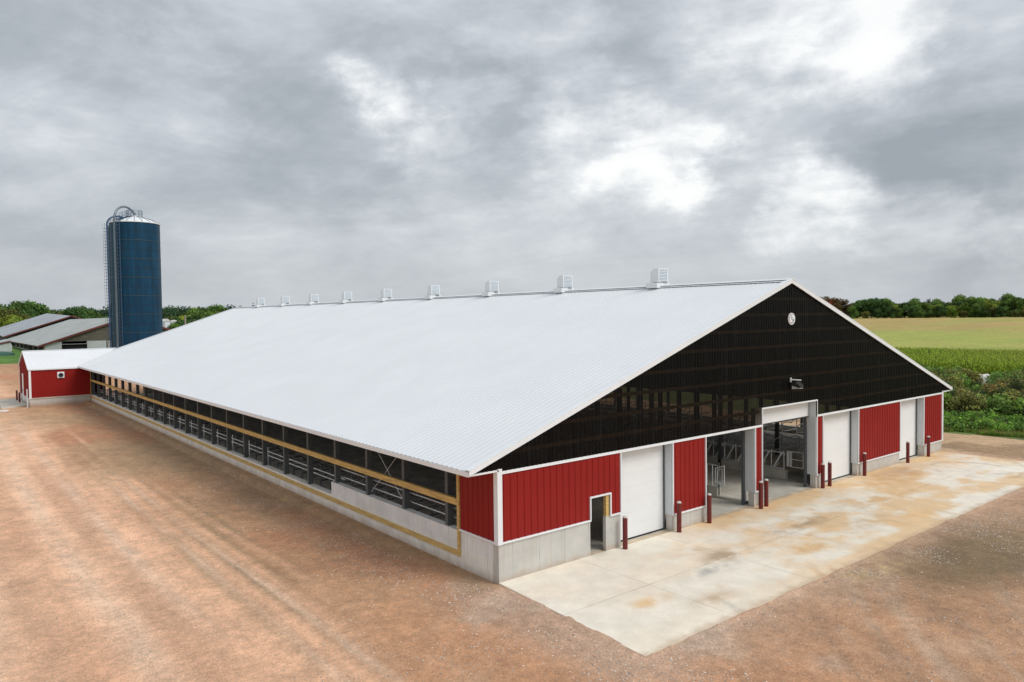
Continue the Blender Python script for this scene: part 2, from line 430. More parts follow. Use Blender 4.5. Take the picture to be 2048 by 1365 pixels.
# gravel strip round the pad
edge = np.maximum(np.maximum(-.3-X, -6.8-Y), 0)*1.0
dp = np.hypot(np.maximum(-.3-X, 0), np.maximum(-6.8-Y, 0)); strip = S(2.6, .3, dp+(f2-.5)*2.4)*(Y < 1.5)*(X > -6)
col = lerp(col, D_*.98, strip*.5)
# long wheel tracks along the barn
def track(cx_, wdt, y0, y1, c, amt, bend=0.0):
    global col
    cc = cx_+bend*(Y-20)**2*.001+(fbm(Y*.05, Y*0+cx_, 61)-.5)*.6
    t = np.exp(-((X-cc)/wdt)**2)*S(y0-4, y0+3, Y)*S(y1+8, y1-8, Y)*np.clip(1.6*fbm(X*1.3, Y*.22, 71)-.08, 0, 1.3)*amt*(.75 if wdt < .12 else 1.0)
    col = lerp(col, np.array(c), np.clip(t, 0, .95))
for cx_, wd_, y0, y1, c, a in ((-6.85,.09,-8,40,A_*.78,.7),(-6.45,.08,-8,42,A_*.78,.7),(-5.05,.08,2,46,E_*1.2,.8),(-4.7,.07,4,40,E_*1.1,.8),(-8.05,.09,-6,60,A_*.78,.7),(-8.6,.08,-4,62,A_*.78,.6),(-11.6,.10,-4,60,A_*.78,.7),(-11.05,.09,-4,60,A_*.78,.7),(-13.0,.10,-4,60,A_*.78,.6),(-3.3,.08,4,50,E_*1.1,.6),(-2.9,.07,4,50,E_*1.1,.6),(-6.6,.22,-6,40,A_*1.12,.9),(-5.7,.2,0,60,A_*1.05,.8),(-5.0,.2,3,30,A_*.95,.6),(-7.6,.22,-8,50,A_*1.1,.7),(-8.3,.34,4,60,A_*1.18,.9),(-9.3,.4,-3,30,A_*.78,.6),
        (-11.2,.5,0,60,A_*1.16,.7),(-12.4,.5,-2,40,A_*.80,.5),(-13.4,.6,-4,60,A_*1.12,.6),(-6.2,.16,-2,20,E_*1.1,.8),(-5.35,.2,6,22,E_,.9),(-4.6,.2,8,24,E_,.75),(-7.1,.25,0,24,E_*1.25,.8),(-3.9,.25,6,30,E_*1.2,.5),
        (-2.6,.5,8,55,E_*1.25,.6),(-15.5,.6,0,60,A_*.85,.5),(-14.2,.9,-4,70,np.array([.92,.66,.47]),.75),(-10.7,.55,-6,75,np.array([.90,.64,.46]),.8),(-8.8,.3,5,75,np.array([.88,.62,.45]),.7),(-12.9,.35,0,60,A_*.78,.6),(-9.7,.22,-4,40,A_*.78,.6),(-7.0,.16,-8,30,np.array([.86,.60,.43]),.8),(-6.1,.16,-8,34,np.array([.86,.60,.43]),.7),(-10.2,.25,8,50,A_*1.2,.6)):
    track(cx_, wd_, y0, y1, c, a, .35)
# shade painted into the soil at the foot of the long wall; damp soil on the far yard
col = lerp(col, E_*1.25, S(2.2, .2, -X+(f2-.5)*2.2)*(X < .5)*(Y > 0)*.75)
col = lerp(col, E_*1.35, S(.46, .62, fbm(X*.11, Y*.06, 81))*S(22, 34, Y)*S(78, 66, Y)*S(-9.5, -5, X)*.7)
col = lerp(col, np.array([.58,.36,.20]), S(50, 70, Y)*S(95, 78, Y)*S(-2, -4, X)*.5)
# right of the pad: curved wheel marks, damp olive patch, straw bits
rr = np.hypot(X-26, Y+34); ring = fbm(rr*2.2, np.arctan2(Y+34, X-26)*3, 91)
frr = S(-6.4, -8, Y)*S(-1, 5, X)
col = lerp(col, np.array([.57,.335,.195]), frr*.6)
col = lerp(col, np.array([.40,.245,.15]), S(.48, .66, ring)*frr*.6)
col = lerp(col, np.array([.60,.42,.29]), S(.56, .70, fbm(rr*2.6+5, np.arctan2(Y+34, X-26)*2, 93))*frr*.6)
damp = np.exp(-(((X-15.5)/4.2)**2+((Y+9.4)/1.9)**2))
col = lerp(col, np.array([.20,.145,.075]), np.clip(damp*1.5*(.5+f2), 0, .85))
col = lerp(col, np.array([.38,.26,.15]), S(14, 20, X)*S(-6, -9, Y)*.5)
straw = np.exp(-(((X-11.2)/2.2)**2+((Y+7.5)/.7)**2))*S(.42, .6, fbm(X*3, Y*3, 95))
col = lerp(col, np.array([.60,.44,.24]), np.clip(straw, 0, .8))
# bare strip beyond the right-hand corner
col = lerp(col, np.array([.62,.42,.24]), S(36, 38, X)*.85); col = lerp(col, np.array([.34,.22,.125]), S(36.5, 38, X)*S(.45, .6, fbm(X*.5, Y*.35, 97))*.8)
col = col*(.80+.40*f3[..., None])*(.9+.2*f2[..., None])

az = np.degrees(np.arctan2(X-CAM.x, Y-CAM.y)); dist = np.hypot(X-CAM.x, Y-CAM.y)
Xc = (X[:-1,:-1]+X[1:,1:])/2; Yc = (Y[:-1,:-1]+Y[1:,1:])/2
dc = np.hypot(Xc-CAM.x, Yc-CAM.y); azc = np.degrees(np.arctan2(Xc-CAM.x, Yc-CAM.y))
uu = (Xc-CAM.x)*math.sin(R(70))+(Yc-CAM.y)*math.cos(R(70))
isfield = (azc > 44)*(uu > 106)
ismead = (azc > 40)*(~isfield.astype(bool))*(Xc > 44.6+(fbm(Xc*.35, Yc*.35, 99)-.5)*2.2)
islawn = (Yc > 147)*(~isfield.astype(bool))*(azc <= 44)+((Yc > 100)*(Yc <= 150)*(Xc < -9+0*Yc)*0)
islawn = islawn.astype(bool) | ((Xc < -55)*(azc < 44)).astype(bool) | ((dc > 300)*(~isfield.astype(bool))).astype(bool)
kindmap = np.where(isfield, 2, np.where(ismead, 1, np.where(islawn, 3, 0)))
mead_c = np.array([.13,.17,.045])*(.6+.9*fbm(X*.7, Y*.7, 101)[..., None]); mead_c = lerp(mead_c, np.array([.20,.16,.075]), S(.5, .7, fbm(X*.25, Y*.25, 103))*.7)
g1 = fbm(X*.012, Y*.03, 105); g2 = fbm(X*.05, Y*.09, 107)
fld = lerp(np.broadcast_to(np.array([.43,.47,.095]), X.shape+(3,)), np.array([.52,.37,.13]), np.clip(S(285, 345, dist+(g1-.5)*90)*.85+S(.5, .75, g2)*.3, 0, 1))
fld = lerp(fld, np.array([.38,.45,.085]), S(.55, .7, fbm(X*.02, Y*.06, 109))*.6)
fld = fld*(.72+.28*g2[..., None])
lawn_c = np.array([.085,.19,.022])*(.75+.5*fbm(X*.25, Y*.25, 111)[..., None])
def sheet(name, k, colours, material):
    ii, jj = np.nonzero(kindmap == k); n = len(xs)
    q = np.stack([ii*n+jj, ii*n+jj+1, (ii+1)*n+jj+1, (ii+1)*n+jj], 1)
    used, inv = np.unique(q, return_inverse=True); q = inv.reshape(q.shape)
    V = np.stack([X.ravel()[used], Y.ravel()[used], Z.ravel()[used]], 1)
    me = bpy.data.meshes.new(name); me.vertices.add(len(V)); me.vertices.foreach_set('co', V.ravel())
    me.loops.add(q.size); me.loops.foreach_set('vertex_index', q.ravel().astype(np.int32))
    me.polygons.add(len(q)); me.polygons.foreach_set('loop_start', np.arange(0, q.size, 4, dtype=np.int32)); me.polygons.foreach_set('loop_total', np.full(len(q), 4, np.int32))
    me.update(calc_edges=True); me.validate()
    ca = me.color_attributes.new('Col', 'FLOAT_COLOR', 'POINT')
    c = np.ones((len(V), 4)); c[:, :3] = colours.reshape(-1, 3)[used]; ca.data.foreach_set('color', c.ravel())
    me.materials.append(material); me.polygons.foreach_set('use_smooth', [True]*len(q))
    o = bpy.data.objects.new(name, me); COL.objects.link(o); o['kind'] = 'structure'; return o
M_soil, t, bs, c0, co = attr_mat('red soil', .95, [(.55,.91,1.09),(2.2,.85,1.13),(6,.82,1.16),(18,.72,1.28),(50,.70,1.30)], (16,.9,.06))
vo = t.node('ShaderNodeTexVoronoi'); vo.inputs['Scale'].default_value = 9; t.link(co, vo.inputs['Vector'])
peb = t.math('MULTIPLY', t.ramp(vo.outputs['Distance'], [(.12, 1), (.22, 0)]), t.ramp(t.noise(co, .8, 5, .6), [(.46, 0), (.62, .85)]))
bright = t.mix(peb, c0, t.ramp(vo.outputs['Color'], [(.2, (.30,.21,.15)), (.8, (.72,.60,.50))]))
t.link(bright, bs.inputs['Base Color'])
M_mead = attr_mat('rough grass', .95, [(1.5,.6,1.4),(9,.6,1.4)], (6,.8,.1))[0]
M_field = attr_mat('ripening crop', .95, [(.9,.72,1.25),(.12,.88,1.1)], (1.2,.8,.4))[0]
M_lawn = attr_mat('lawn', .95, [(1.2,.75,1.3),(.2,.8,1.2)], (3,.6,.1))[0]
sheet('ground', 0, col, M_soil); sheet('meadow', 1, mead_c, M_mead); sheet('field', 2, fld, M_field); sheet('lawn', 3, lawn_c, M_lawn)

# ------------------------------------------------------------------ concrete pad
px_ = np.arange(0, 36.15, .12); py_ = np.linspace(-6.8, 0, 58)
PX, PY = np.meshgrid(px_, py_); PXs = PX-.35*(-PY/6.8)*(1-PX/36.1)
base = np.broadcast_to(np.array([.88,.82,.70]), PX.shape+(3,))
pc = base*(.93+.14*fbm(PX*.7, PY*.7, 201)[..., None])
ora = np.array([.80,.52,.25]); brn = np.array([.46,.33,.21]); gry = np.array([.40,.38,.35])
nz = fbm(PX*.33, PY*.6, 203); nz2 = fbm(PX*1.1, PY*1.4, 205); nz3 = fbm(PX*3, PY*3, 207)
tr_ = S(3, 15, PX)
pc = lerp(pc, ora, np.clip(S(.38, .62, nz+(nz2-.5)*.35)*(.12+.66*tr_), 0, .75))
pc = lerp(pc, ora*.95, np.clip(S(1.7, .2, -PY+(nz-.5)*2.6)*S(7, 13, PX)*(.35+.7*nz2), 0, .85))
for bx, by, sx_, sy_, c_, a_ in ((8.3,-3.2,1.0,.45,brn,.75),(14.2,-3.0,2.3,.5,brn,.55),(14.6,-5.0,1.6,.6,ora,.6),(11.5,-4.8,1.3,.7,ora,.6),(21,-3,2.6,.8,ora*.9,.6),(26,-1.6,3.2,.9,ora*.9,.7),(28.5,-1.0,2.5,.7,brn,.35),
        (2.8,-4.4,.9,.35,ora,.55),(4.6,-5.5,1.0,.35,brn*1.3,.5),(6.8,-3.9,1.2,.3,gry,.5),(5.3,-5.0,.6,.25,brn*1.4,.45),(17,-4.6,2.0,.5,brn*1.3,.45),(19,-5.6,2.0,.5,ora,.4),(7.8,-2.2,.7,.3,brn*1.4,.4),(33,-2,2,.8,ora,.5)):
    t_ = np.exp(-(((PX-bx)/sx_)**2+((PY-by)/sy_)**2))*(.25+1.4*S(.38, .62, fbm(PX*1.6, PY*1.6, 209+int(bx*7))))
    pc = lerp(pc, c_, np.clip(t_*a_, 0, .85))
# arcs left by turning wheels
for ax, ay, ar, c_, a_ in ((14,-9.5,5.6,ora*.85,.6),(14,-9.5,4.9,ora*.9,.5),(31.5,-3.6,2.2,brn,.5),(8,-7.3,3.6,gry,.45),(33,-2,3.4,brn,.35),(24,-6.6,3.2,ora*.8,.5)):
    rr_ = np.hypot(PX-ax, PY-ay); t_ = np.exp(-((rr_-ar)/.14)**2)*S(.40, .62, fbm(PX*.6+3, PY*.6, 231))
    pc = lerp(pc, c_, np.clip(t_*a_, 0, .8))
pc = lerp(pc, brn*1.2, np.clip(S(.35, .05, PY+6.8+(nz3-.5)*.4)*.55, 0, 1)); pc = pc*(.95+.1*nz3[..., None])
mb = MB(); ny, nx = PX.shape
vid = np.arange(nx*ny).reshape(ny, nx)
V = np.stack([PXs.ravel(), PY.ravel(), np.zeros(nx*ny)], 1).tolist()
F = np.stack([vid[:-1,:-1], vid[:-1,1:], vid[1:,1:], vid[1:,:-1]], -1).reshape(-1, 4).tolist()
rim = list(vid[0, ::1])+list(vid[1:, -1])+list(vid[-1, -2::-1])+list(vid[-2:0:-1, 0])
low = [(V[i][0], V[i][1], -.16) for i in rim]; nv = len(V); k = len(rim)
F += [(rim[i], nv+i, nv+(i+1)%k, rim[(i+1)%k]) for i in range(k)]
me = bpy.data.meshes.new('concrete_pad'); me.from_pydata(V+low, [], [tuple(map(int, f)) for f in F])
ca = me.color_attributes.new('Col', 'FLOAT_COLOR', 'POINT'); c = np.ones((nv+k, 4)); c[:nv, :3] = pc.reshape(-1, 3); c[nv:, :3] = (.4,.33,.26); ca.data.foreach_set('color', c.ravel())
M_pad, t, bs, c0, co = attr_mat('pad concrete', .85, [(1.3,.90,1.08),(18,.9,1.1)], (30,.2,.01))
sp = t.node('ShaderNodeSeparateXYZ'); t.link(co, sp.inputs[0])
wob = t.math('MULTIPLY', t.math('SUBTRACT', t.noise(co, 2, 3, .5), .5), .03)
jx = t.math('LESS_THAN', t.math('ABSOLUTE', t.math('ADD', t.math('SUBTRACT', t.math('MODULO', t.math('ADD', sp.outputs[0], 40), 4.57), 2.6), wob)), .018)
jy = t.math('LESS_THAN', t.math('ABSOLUTE', t.math('ADD', t.math('ADD', sp.outputs[1], 3.4), wob)), .02)
c0 = t.mix(t.math('MULTIPLY', t.math('MAXIMUM', jx, jy), t.ramp(t.noise(co, .7, 4, .6), [(.35, .12), (.65, .5)])), c0, (.30,.23,.16))
t.link(c0, bs.inputs['Base Color'])
me.materials.append(M_pad); pad = bpy.data.objects.new('concrete_pad', me); COL.objects.link(pad); pad['kind'] = 'structure'

# ------------------------------------------------------------------ the big barn
W, L = 36.28, 80.9
EX, EZ, RZ, SL = 1.26, 3.98, 10.65, (10.65-3.98)/(36.28/2+1.26)
def roofz(x): return EZ+SL*(x+EX) if x < W/2 else EZ+SL*(W+EX-x)
barn = thing('dairy_barn', 'long dairy barn with white ribbed roof, black tinted gable and red lower panels', 'barn')
# roof slopes
for side in (0, 1):
    mb = MB()
    st = ribbed(-.10, L, lambda u: 0, lambda u: 1, P_ROOF)
    for s4 in st:
        q = []
        for u, d, z in s4:
            x = -EX+(W/2+EX)*z; zz = EZ+SL*(x+EX)+d
            q.append((x if side == 0 else W-x, u, zz))
        mb.add(q, [(0,3,2,1) if side == 0 else (0,1,2,3)])
    ro = mb.build('roof_slope', M_roof, barn)
    if side == 0: slope0 = ro
    # fascia along the eave, dark liner added under the sheets to keep the inside dark
    x0 = -EX if side == 0 else W+EX; s_ = 1 if side == 0 else -1
    mb = MB(); mb.prism([(x0+s_*.005,EZ-.008),(x0-s_*.02,EZ-.012),(x0-s_*.02,EZ-.17),(x0+s_*.02,EZ-.17),(x0+s_*.05,EZ-.03)], 1, -.08, L)
    mb.build('fascia', M_white, barn)
    mb = MB(); xr = W/2
    mb.prism([(x0+s_*.06,EZ-.05),(xr,RZ-.06),(xr,RZ-.26),(x0+s_*.06,EZ-.15)], 1, .03, L-.02)
    mb.build('shade_liner', M_under, barn)
# rake trim on both gables
for y0, y1 in ((-.16,-.11),(L+.005,L+.05)):
    for s_ in (-1, 1):
        x0 = W/2+s_*(W/2+EX+.02); mb = MB()
        mb.prism([(x0,EZ+.03),(W/2,RZ+.05),(W/2,RZ-.14),(x0,EZ-.13)], 1, y0, y1)
        mb.build('rake_trim', M_white, barn)
        mb = MB(); mb.prism([(x0,EZ+.035),(W/2,RZ+.055),(W/2,RZ+.085),(x0,EZ+.065)], 1, y0-.01 if y0 < 0 else y0-.2, .10 if y0 < 0 else y1+.01)
        mb.build('rake_cap', M_white, barn)
# ridge: dark gap and a cap over it
mb = MB(); mb.prism([(W/2-.30,RZ-.10+.03),(W/2-.28,RZ+.01),(W/2+.28,RZ+.01),(W/2+.30,RZ-.10+.03)], 1, -.02, L-.05); mb.build('ridge_gap', M_seal, barn)
mb = MB(); mb.prism([(W/2-.36,RZ-.065),(W/2-.05,RZ+.10),(W/2+.05,RZ+.10),(W/2+.36,RZ-.065),(W/2+.34,RZ-.08),(W/2,RZ+.05),(W/2-.34,RZ-.08)], 1, -.18, L+.03); mb.build('ridge_cap', M_white, barn)
# ridge ventilators
def vent_parts():
    a = MB(); a.box(-.60,.50,-.30,.50,-.12,.20)
    b = MB(); b.prism([(-.24,.24),(-.24,1.12),(-.08,1.12),(.14,1.07),(.30,.90),(.34,.24)], 0, -.44, .40)
    c = MB()
    for k in range(8):
        z = .31+k*.095; c.prism([(-.275,z),(-.255,z),(-.255,z+.07),(-.30,z+.03)], 0, -.37, .33)
    fr = MB(); fr.box(-.44,-.37,-.285,-.24,.24,1.12); fr.box(.33,.40,-.285,-.24,.24,1.12); fr.box(-.37,.33,-.285,-.24,1.06,1.12)
    d = MB(); d.box(-.05,.30,-.30,-.24,.12,.24)
    return a, b, c, fr, d
vproto = None
for i in range(9):
    loc = (W/2, 8.1+7.95*i, RZ+.02)
    if i == 0:
        vb, vh, vl, vf, vd = vent_parts()
        v0 = vh.build('ridge_vent', M_white, barn, loc); v0.scale = (1,1,.9); vkids = [vb.build('vent_base', M_white, v0), vl.build('louver', M_louver, v0), vf.build('louver_frame', M_white, v0), vd.build('vent_motor', M_steel, v0)]
    else:
        v = v0.copy(); COL.objects.link(v); v.location = loc
        for ch in vkids: c = ch.copy(); COL.objects.link(c); c.parent = v
# black tinted gable: front
DOORS = [(6.02,9.13),(11.40,15.11),(15.73,20.65),(21.30,25.06),(30.20,33.46)]
HT = 3.74
def gz_lo(x):
    if x < 0 or x > W: return 3.86
    if 15.73 < x < 20.65: return 4.55
    return HT
def gz_hi(x): return roofz(x)-.12
mb = MB(); wall_x(mb, -.03, ribbed(-EX+.05, W+EX-.05, gz_lo, lambda x: max(gz_hi(x), gz_lo(x)+.001), P_TINT, (0,W,W/2,15.73,20.65)))
mb.build('gable_sheeting', M_tint, barn)
mb = MB(); wall_x(mb, L-.1, ribbed(0, W, lambda x: 3.7, gz_hi, P_SIDING, (W/2,))); mb.build('rear_gable', M_red, barn)
for a, b in ((.1,2.2),(6.4,W-.1)):
    mb = MB(); wall_x(mb, L-.1, ribbed(a, b, lambda x: .6, lambda x: 3.69, P_SIDING)); mb.build('rear_panel', M_reddark, barn)
# framing behind the tinted sheets: girts and studs
for k in range(8):
    z = 4.35+k*.76; xx = (z+.2-EZ)/SL-EX
    if xx > W/2-.5: break
    parts('girt', M_wood, barn, [(a, b, .02, .06, z, z+.14) for a, b in ([(xx, W-xx)] if z > 4.65 else [(max(xx,.1), 15.6), (20.75, min(W-xx, W-.1))])])
x = 1.3
while x < W-1:
    zt = roofz(x)-.35; zl = 4.6 if 15.5 < x < 20.9 else 3.8
    MB().box(x-.05, x+.05, .07, .24, zl, zt).build('stud', M_dark, barn); x += 1.22
# red panels between the doors
def zlow(a): return 1.35 if a < 6 else .70
panels = [(0,4.36),(4.36,5.40),(5.40,6.02),(9.13,11.40),(15.11,15.73),(20.65,21.30),(25.06,30.20),(33.46,W)]
for a, b in panels:
    lo = zlow(a)
    if a == 4.36: lo = 2.18
    mb = MB(); wall_x(mb, -.02, ribbed(a, b, lambda x: lo, lambda x: HT-.02, P_SIDING)); mb.build('red_panel', M_red, barn)
mb = MB(); wall_y(mb, -.02, ribbed(0, 2.22, lambda x: 1.35, lambda x: 3.92, P_SIDING)); mb.build('red_panel', M_red, barn)
# concrete knee walls
def cbox(x0,x1,y0,y1,z0,z1,mt): return MB().box(x0,x1,y0,y1,z0,z1).build('concrete_wall', mt, barn)
cbox(.003,4.36,0,.30,-.4,1.33,M_concx); cbox(5.20,6.02,0,.16,-.4,1.33,M_concx)
for a, b in ((9.13,11.40),(15.11,15.73),(20.65,21.30),(25.06,30.20),(33.46,W)): cbox(a,b,0,.30,-.4,.68,M_concx)
cbox(0,.30,.302,13.05,-.5,1.27,M_concup); 
cbox(-.012,.31,.302,L-4,-.6,.66,M_concy)
cbox(W-.3,W,.302,L,-.4,.5,M_concy)
MB().box(W-.20,W-.16,.31,L-.4,2.35,3.95).build('curtain', M_dark, barn)
cbox(.302,2.2,L-.3,L-.05,-.4,.6,M_concx); cbox(6.4,W-.31,L-.3,L-.05,-.4,.6,M_concx)
MB().prism([(.02,-.3),(W-.02,-.3),(W-.02,0),(.02,0)], 1, .31, L-.31).build('floor', M_floor, barn)
parts('threshold', M_dust, barn, [(a+.003, b-.003, .004, .309, -.2, -.004) for a, b in DOORS]+[(4.363,5.197,.004,.309,-.2,-.004)])
# white trim
parts('band_trim', M_white, barn, [(a, b, -.075, -.022, HT-.03, HT+.07) for a, b in ((-.04,15.73),(20.65,W+.04))])
parts('door_hood_trim', M_white, barn, [(15.68,15.73,-.08,-.021,HT+.072,4.60), (20.65,20.70,-.08,-.021,HT+.072,4.60), (15.731,20.649,-.08,-.021,4.53,4.60)])
parts('base_trim', M_white, barn, [(a, b, -.07, .004, zlow(a)-.04, zlow(a)+.025) for a, b in panels if a != 4.36]+[(-.07,.002,.06,2.25,1.31,1.375)])
mb = MB(); mb.box(-.075,.13,-.078,-.021,1.30,3.90); mb.box(-.079,-.023,-.02,.14,1.30,3.90); mb.build('corner_trim', M_white, barn)
mb = MB(); mb.box(W-.10,W+.07,-.078,-.021,.66,3.90); mb.build('corner_trim', M_white, barn)
parts('overhang_trim', M_white, barn, [(a, b, -.078, -.02, 3.82, 3.88) for a, b in ((-EX+.02,-.01),(W+.01,W+EX-.02))])
parts('soffit', M_oldwhite, barn, [(-EX+.03,-.03,-.02,L,3.80,3.815), (W+.03,W+EX-.03,-.02,L,3.80,3.815)])
# walk door trim and timber jamb
parts('walk_door_trim', M_white, barn, [(4.31,4.36,-.078,-.021,1.38,2.24), (5.40,5.45,-.078,-.021,1.36,2.24), (4.361,5.399,-.078,-.021,2.18,2.24)])
mb = MB(); mb.box(5.22,5.38,.0,.14,1.335,2.17); mb.build('timber_jamb', M_timber, barn)
# door surrounds: white outer edges, pale grey returns, overhead doors
def overhead(x0, x1, z0, z1, y):
    mb = MB(); n = max(1, round((z1-z0)/.53)); h = (z1-z0)/n
    for k in range(n): 
        mb.box(x0, x1, y, y+.05, z0+k*h+.0015, z0+(k+1)*h-.0015)
        for j in range(4): mb.box(x0+.01, x1-.01, y-.003, y, z0+k*h+.03+j*h/4, z0+k*h+.03+j*h/4+h/8)
    mb.box(x0, x1, y+.02, y+.045, z0, z1)
    d = mb.build('overhead_door', M_door, barn)
    MB().box(x0, x1, y-.012, y+.055, z0-.06, z0+.002).build('bottom_seal', M_seal, d)
    return d
for i, (a, b) in enumerate(DOORS):
    top = 4.50 if i == 2 else HT-.035; lo = 0
    zc_ = 1.36 if i == 0 else .70
    mb = MB(); mb.box(b-.03, b-.001, -.012, .46, .70-.02, top)
    mb.build('door_return', M_jamb, barn)
    if i in (0,3,4):
        overhead(a+.02, b-.06, .065, top-.01, .40)
        MB().box(b-.075, b-.032, .34, .40, .0, top).build('door_track', M_steel, barn)
    parts('door_trim', M_white, barn, [(a-.045, a, -.079, -.021, .72 if i else 1.37, top+.03), (b, b+.05, -.079, -.021, .72, top+.03)])
    if i in (1,2):
        parts('door_track', M_post, barn, [(b-.16, b-.031, .47, .58, 0, top), (a+.031, a+.16, .47, .58, 0, top)])
# the tall door, rolled most of the way up
overhead(15.76, 20.56, 3.72, 4.49, .36)
# grey posts and timber rails down the open side
mb0 = None; proto = None
def post(x0, x1, y0, y1, z0, z1):
    mb = MB(); mb.box(x0, x1, y0, y0+.03, z0, z1); mb.box(x0, x1, y1-.03, y1, z0, z1); mb.box(x0+.08, x1-.08, y0+.03, y1-.03, z0, z1)
    return mb
PY0, PS = 3.23, 3.1625
for i in range(24):
    y = PY0+i*PS; zb = 1.27 if i < 4 else .66
    MB().box(.05,.30,y-.09,y+.09,zb,3.95).build('post', M_post, barn)
    if i % 2 == 0: MB().box(W-.30,W-.05,y-.09,y+.09,.5,3.95).build('post', M_post, barn)
for x in (9.0, 15.3, 21.4, 27.4):
    for k in range(1, 9): MB().box(x-.10,x+.10,k*6.325-.1,k*6.325+.1,0,roofz(x)-.25).build('post', M_post, barn)
YE = PY0+23*PS+.25
mb = MB(); mb.box(-.05,.045,2.38,YE,2.20,2.32); mb.box(-.085,.045,2.38,YE,2.323,2.45); mb.build('timber_rail', M_timber, barn)
mb = MB(); mb.box(-.07,-.014,2.38,YE,.36,.55); mb.build('timber_rail', M_timber, barn)
mb = MB(); mb.box(-.075,-.014,2.24,2.375,.36,3.9); mb.box(-.075,-.014,YE+.01,YE+.14,-.3,3.9); mb.build('timber_upright', M_timber, barn)
# pipe rails and wire mesh in the near bays
mb = MB()
for z in (1.50, 1.86): mb.tube([(.42,2.4,z),(.42,13.0,z)], .024, 6)
mb.build('pipe_rail', M_galv, barn)
mb = MB()
for k in range(70): 
    y = 2.45+k*.15
    mb.box(.355,.360,y,y+.005,1.28,2.75 if y < 10 else 2.2)
for k in range(9): mb.box(.360,.365,2.4,13,1.32+k*.15,1.325+k*.15)
mb.build('wire_mesh', M_dull, barn)
mb = MB()
mb.tube([(.2,6.5,1.4),(.2,9.4,3.8)], .012, 4); mb.tube([(.2,6.5,3.8),(.2,9.4,1.4)], .012, 4); mb.build('brace_rod', M_galv, barn)
# feed curbs
for x0 in (15.2, 21.3): MB().box(x0, x0+.25, 2.1, 62, .002, .52).build('feed_curb', M_floor, barn)
MB().box(15.2,15.45,.62,2.09,.002,.12).build('feed_curb', M_floor, barn)

# ------------------------------------------------------------------ things inside the barn
def headlock():
    t = thing('headlock_panel', 'galvanised headlock panel with slanted bars on the feed curb', 'headlocks', group='headlocks along the feed alley')
    f = MB(); n = 5; p = .76
    for z in (.04,.92): f.tube([(0,0,z),(0,n*p,z)], .032, 6)
    for k in range(n+1): f.tube([(0,k*p,.0),(0,k*p,1.02)], .024, 6)
    f.build('frame', M_galv, t)
    for k in range(n):
        b = MB(); b.tube([(0,k*p+.12,.90),(0,k*p+.62,.08)], .042, 6); b.tube([(0,k*p+.30,.34),(0,k*p+.52,.10)], .016, 5); b.build('neck_bar', M_galv, t)
    return t
h0 = headlock(); h0.location = (21.42, 2.25, .52); first = True
for x in (21.42, 15.32):
    for k in range(9):
        y = 2.25+k*3.81+(2.2 if x < 16 else 0)
        if x > 20 and k == 0: continue
        dup(h0, (x, y, .52))
def pipe_gate(name, label, loc, rz, n, wd, hgt, vertical):
    t = thing(name, label, 'gate', loc, rz)
    f = MB(); f.tube([(0,0,0),(wd,0,0),(wd,0,hgt),(0,0,hgt),(0,0,0)], .028, 6); f.build('gate_frame', M_galv, t)
    g = MB()
    for k in range(1, n):
        if vertical: g.tube([(wd*k/n,0,0),(wd*k/n,0,hgt)], .022, 6)
        else: g.tube([(0,0,hgt*k/n),(wd,0,hgt*k/n)], .022, 6)
    g.build('gate_bars', M_galv, t)
    p = MB(); p.box(-.09,-.04,-.03,.03,-.62,hgt+.15); p.build('hinge_post', M_steel, t)
    return t
pipe_gate('pipe_gate', 'galvanised pipe gate hanging at the right jamb of the tall open doorway', (21.42,.85,.74), R(90), 2, 1.22, .82, False)
parts('gate_plate', M_galv, bpy.data.objects['pipe_gate'], [(u,u+.05,-.05,.05,.02,.80) for u in (.10,.22,.95,1.08,1.15)])
pipe_gate('bar_divider', 'upright bar divider on the curb inside the low open doorway', (15.32,2.15,.54), R(90), 5, 1.6, 1.05, True)
t = thing('swing_gate', 'small galvanised bent frame gate beside the upright bars', 'gate', (15.34,1.80,.62), R(115))
MB().tube([(0,0,0),(.42,0,.18),(.42,0,.85),(0,0,1.0),(0,0,0)], .03, 6).build('gate_frame', M_galv, t)
MB().tube([(.10,0,.10),(.32,0,.24),(.32,0,.76),(.10,0,.86),(.10,0,.10)], .022, 6).build('inner_frame', M_galv, t)
t = thing('gate_post', 'round galvanised post standing inside the low open doorway', 'post', (15.35,.66,0))
MB().tube([(0,0,0),(0,0,1.45)], .075, 12).build('post_tube', M_galv, t); MB().box(-.14,.14,-.14,.14,0,.10).build('post_foot', M_steel, t)
def stall():
    t = thing('stall_divider', 'looped galvanised stall divider in the row along the open side', 'stall divider', group='stall dividers along the open side')
    MB().tube([(0,0,0),(0,0,1.30)], .035, 6).build('post', M_dull, t)
    pts = [(0,1.12),(.45,1.14),(.62,1.02),(.80,.92),(1.0,1.02),(1.65,1.06),(1.92,.95),(2.0,.72),(1.88,.50),(1.6,.42),(.7,.42),(0,.42)]
    MB().tube([(u,0,z) for u,z in pts], .036, 6).build('loop', M_dull, t)
    return t
s0 = stall(); s0.location = (1.35, 2.6, 0)
for k in range(1, 61): dup(s0, (1.35, 2.6+k*1.22, 0))
s1 = thing('stall_divider', 'looped stall divider in the middle rows behind the feed alley', 'stall divider', (27.6,2.4,0), 0, 'stall dividers in the middle rows')
for ch in s0.children:
    me_ = ch.data.copy(); me_.materials.clear(); me_.materials.append(M_galv); c_ = bpy.data.objects.new(ch.name.split('.')[0], me_); COL.objects.link(c_); c_.parent = s1
